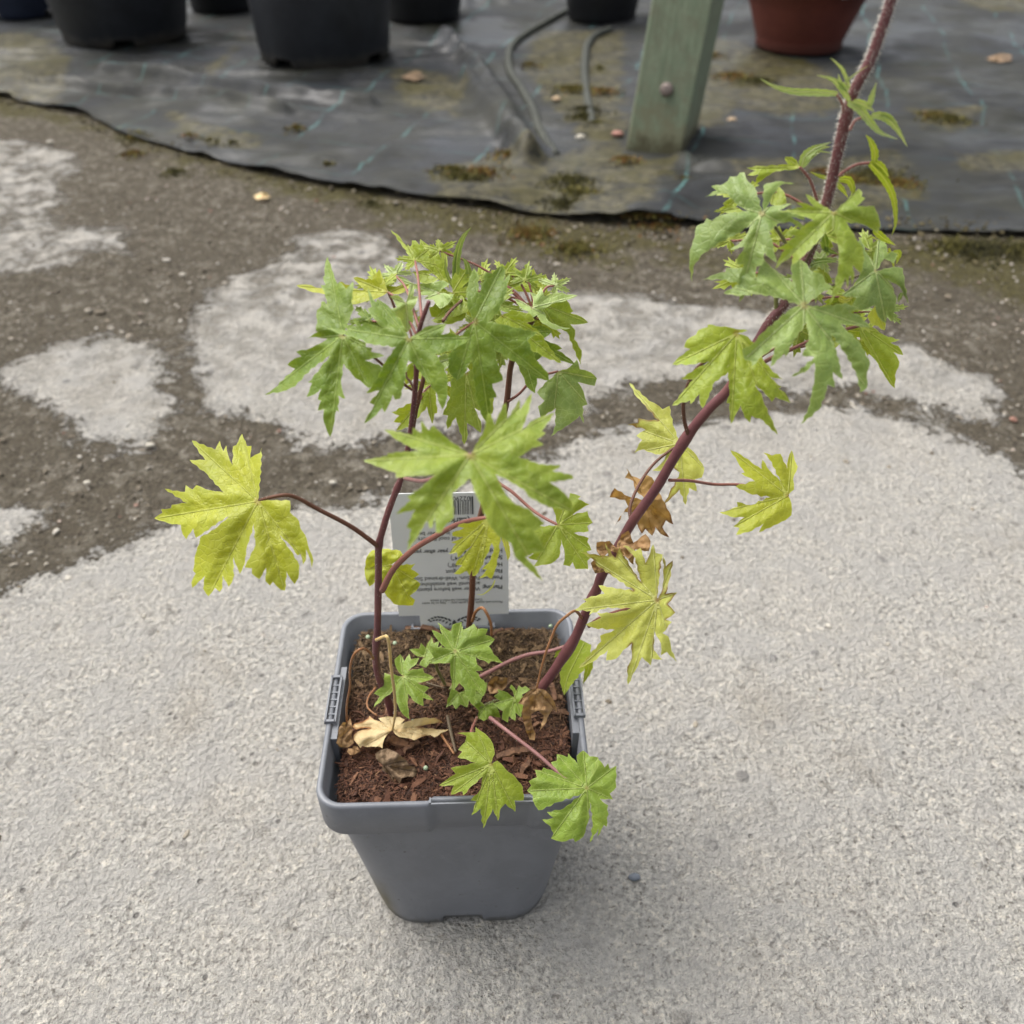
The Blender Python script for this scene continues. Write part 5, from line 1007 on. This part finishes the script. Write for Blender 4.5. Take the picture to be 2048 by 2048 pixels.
leaf('D', (1060,700), [(1010,660),(990,700),(1020,730),(1010,770,1),(1050,790),(1100,760),(1150,770),(1130,710),(1100,670)], .345, 'basal', n=(0,-.4,.9), wav=2.5, crumple=.5, lab='small crinkled new leaf in the middle of the compost', step=3)
leaf('D', (1095,1050), [(1115,990),(1105,930),(1070,880),(1030,850),(1000,828,1),(1000,860),(950,860),(890,865,1),(945,880),(935,920),(895,965),(920,975),(890,1010),(940,1020),(1000,1045),(920,1060),(850,1075),(880,1110),(820,1150),(780,1180,1),(870,1180),(850,1235,1),(920,1215),(925,1240),(980,1180),(1045,1125),(1030,1200),(970,1270),(1005,1275),(975,1360,1),(1030,1320),(1045,1440,1),(1080,1370),(1105,1320),(1135,1395,1),(1150,1320),(1180,1290),(1240,1340,1),(1235,1270),(1290,1270),(1285,1190),(1240,1130),(1180,1080),(1130,1030)], .295, 'lime', n=(0,-.6,.8), droop=.25, lab='yellow green leaf hanging over the front rim', pet=[('D',1010,770),('D',960,880),('D',1030,1000)], petY=[.34,.315,.298], pr=(3,2.5), step=4, zplane=RZ+.018)
leaf('D', (1672,1195), [(1690,1150),(1740,1060),(1740,1010),(1690,1005),(1650,968,1),(1610,1000),(1615,1050),(1560,985),(1555,1010),(1490,990,1),(1490,1030),(1455,1040),(1500,1100),(1560,1140),(1480,1100),(1410,1070),(1400,1090),(1358,1085,1),(1370,1130),(1320,1155),(1335,1180),(1310,1212,1),(1345,1240),(1345,1270),(1380,1330),(1500,1280),(1640,1230),(1530,1320),(1430,1340),(1470,1375),(1400,1385),(1450,1425),(1470,1470),(1455,1500,1),(1520,1520),(1590,1500),(1600,1522),(1650,1490),(1680,1400),(1690,1280),(1705,1400),(1690,1525,1),(1740,1440),(1735,1490),(1775,1420),(1790,1430),(1800,1300),(1750,1260),(1830,1265,1),(1810,1230),(1850,1190),(1845,1150),(1850,1060,1),(1810,1080),(1800,1045),(1780,1070),(1740,1020)], .300, 'basal', n=(.15,-.55,.82), droop=.25, lab='broad dark green leaf hanging over the front right rim', pet=[('D',1085,770),('D',1200,860),('D',1350,980),('D',1480,1100),('D',1580,1150)], petY=[.33,.315,.305,.300], pm='pink', pr=(4,3.4), step=4, zplane=RZ+.020)
# leaf behind the tall stem at the right rim and its long stalk
blades('Q', [([(1760,360),(1660,560),(1560,780),(1525,965)], 300, [.0, -.02]), ([(1790,520),(1800,660),(1740,840)], 120), ([(1600,400),(1480,480),(1410,540)], 110)], .372, 'lime', pets=[([(570,760),(700,690),(850,610),(1000,545),(1150,500),(1350,470),(1580,400)], 4.5)], pm='pink', curl=.15, lab='light green leaf behind the tall stem hanging over the right rim')
# dried leaves still on the plant
leaf('L', (1075,445), [(960,570),(930,720,1),(880,690),(760,690),(700,700),(630,680),(600,715,1),(560,660),(500,590),(500,520),(560,470),(750,418),(600,420),(540,440),(480,400,1),(510,350),(620,330),(720,270),(735,235,1),(800,290),(960,360),(900,310),(870,270),(960,250),(1020,240,1),(1100,260),(1180,250),(1260,290),(1200,360),(1330,310),(1500,270),(1700,265),(1790,300),(1830,340,1),(1700,350),(1560,370),(1430,405),(1600,425),(1800,440),(1920,435,1),(1800,490),(1700,555,1),(1640,520),(1560,530),(1480,560),(1400,600,1),(1330,570),(1260,560),(1180,550),(1120,510)], None, 'cream', n=(-.05,-.2,.98), zplane=SZ+.012, droop=.35, wav=1.2, crumple=.25, lab='papery cream coloured dead leaf lying over the compost', pet=[('J',690,445),('J',780,405),('J',850,395),('J',885,560),('J',905,800),('J',930,1000),('J',960,1200),('J',975,1450),('J',960,1600),('J',930,1760)], petY=[.335,.328,.322,.322,.32,.318,.318,.316,.314,.312], pm='straw', pr=(3.4,2.6), step=4, hairs=200)
leaf('L', (400,330), [(450,270),(480,380),(470,520),(500,640),(430,700),(300,700),(240,640),(270,540),(275,440),(340,330)], None, 'tan', n=(.6,-.3,.75), zplane=SZ+.014, crumple=1.0, wav=2, lab='dry curled leaf at the left wall of the pot', pet=[('J',640,720),('J',600,640),('J',520,575),('J',450,575),('J',380,640),('J',345,760),('J',345,900),('J',365,1080),('J',340,1300),('J',350,1450),('J',380,1590)], petY=[.335,.33,.325,.322,.32,.318,.316,.315], pm='tan', pr=(3,2.2), step=3.5)
leaf('Q', (1215,890), [(1160,900),(1080,960),(1000,1060,1),(1060,1080),(1050,1200),(1080,1330),(1130,1470,1),(1190,1480),(1200,1400),(1160,1300),(1150,1180),(1230,1140),(1290,1200),(1240,1380),(1290,1320),(1360,1180),(1400,1120),(1445,1160,1),(1420,1060),(1360,960),(1290,900)], .330, 'tan', n=(0,-.75,.6), crumple=1.3, wav=2, droop=.3, lab='crumpled tan dead leaf hanging at the foot of the tall stem', pet=[('Q',1720,90),('Q',1690,40),('Q',1640,10),('Q',1560,60),('Q',1450,160),('Q',1380,320),('Q',1320,480),('Q',1260,700),('Q',1225,870)], petY=[.35,.346,.342,.34,.338,.334,.332,.33], pm='tan', pr=(3.2,2.2), step=3.5)
leaf('Q', (800,760), [(880,770),(860,880),(780,940),(680,950),(650,860),(700,780),(740,750)], None, 'tan', n=(0,-.3,.9), zplane=SZ+.008, crumple=1.2, wav=2, step=3.5, lab='small dead leaf in the middle of the compost')
pth = path3('Q', [(480,130),(520,20),(590,-25),(640,30),(690,150),(700,290)], [.388,.382,.378,.376]); stem('petiole', pth, .0009, .0008, SM['tan'], PL, 40, .0005, 'bent dry brown leaf stalk on the middle stem')
for pts, r_, m_ in (([('D',830,760),('D',850,860),('D',880,980)], 4, 'olive'), ([('D',790,870),('D',830,930),('D',870,990)], 3, 'tan'), ([('D',845,600),('D',870,560),('D',890,500)], 3, 'green'), ([('J',680,1150),('J',570,1300),('J',560,1450),('J',700,1570)], 2.2, 'tan'), ([('J',1430,1080),('J',1560,1120),('J',1720,1160)], 2.0, 'olive')):
    p3 = [atZ(*cv(a, (b, c)), SZ+.004) for a, b, c in pts]; pth = catmull([tuple(p) for p in p3], 6); stem('petiole', pth, r_*.00026, r_*.0002, SM[m_], PL, 10, .0004)
# loose dead leaf on the compost: a thing of its own
leaf('L', (930,960), [(830,870),(820,800),(900,740),(1000,720),(1100,760),(1200,830),(1290,900,1),(1330,980),(1400,990),(1470,1080,1),(1400,1150),(1300,1140),(1220,1170),(1170,1260,1),(1080,1200),(1020,1100),(920,1040)], None, 'greyd', n=(0,-.35,.93), zplane=SZ+.007, crumple=.7, pleat=2.5, wav=2.5, droop=.2, step=3.2, name='dried_leaf', thing='grey brown crumpled dead leaf lying on the compost at the front left')
leaf('L', (480,720), [(420,720),(400,770),(450,820),(520,810),(600,760),(560,690),(500,680)], None, 'tan', n=(0,-.35,.93), zplane=SZ+.006, crumple=.8, step=3.2, name='dried_leaf', thing='small tan dead leaf scrap beside the left wall of the pot')
for (px, py, s, lab, mt) in ((828,152,.65,'cream and tan dead leaf on the fabric right of the nearest black pot','greyd'), (2000,116,.65,'flat faded dead leaf on the fabric at the top right','greyd'), (523,392,.5,'small cream leaf scrap on the dirt near the fabric edge','cream')):
    r = 26*s; out = [(px+r*(1+.3*random.uniform(-1, 1))*math.cos(a)*1.3, py+r*.5*(1+.3*random.uniform(-1, 1))*math.sin(a), 1 if k % 4 == 0 else 0) for k, a in enumerate(np.linspace(.2, 6.2, 14))]
    leaf('Z', (px, py), out, None, mt, n=(0,-.2,1), zplane=.014 if py < 300 else .004, crumple=.8, step=4, name='dried_leaf', thing=lab)
# water drop on the leaf tip at the left
wd = NM('water_drop'); wd.set(Base_Color=(1, 1, 1), Roughness=.0); wd.b.inputs['Transmission Weight'].default_value = 1; wd.b.inputs['IOR'].default_value = 1.33
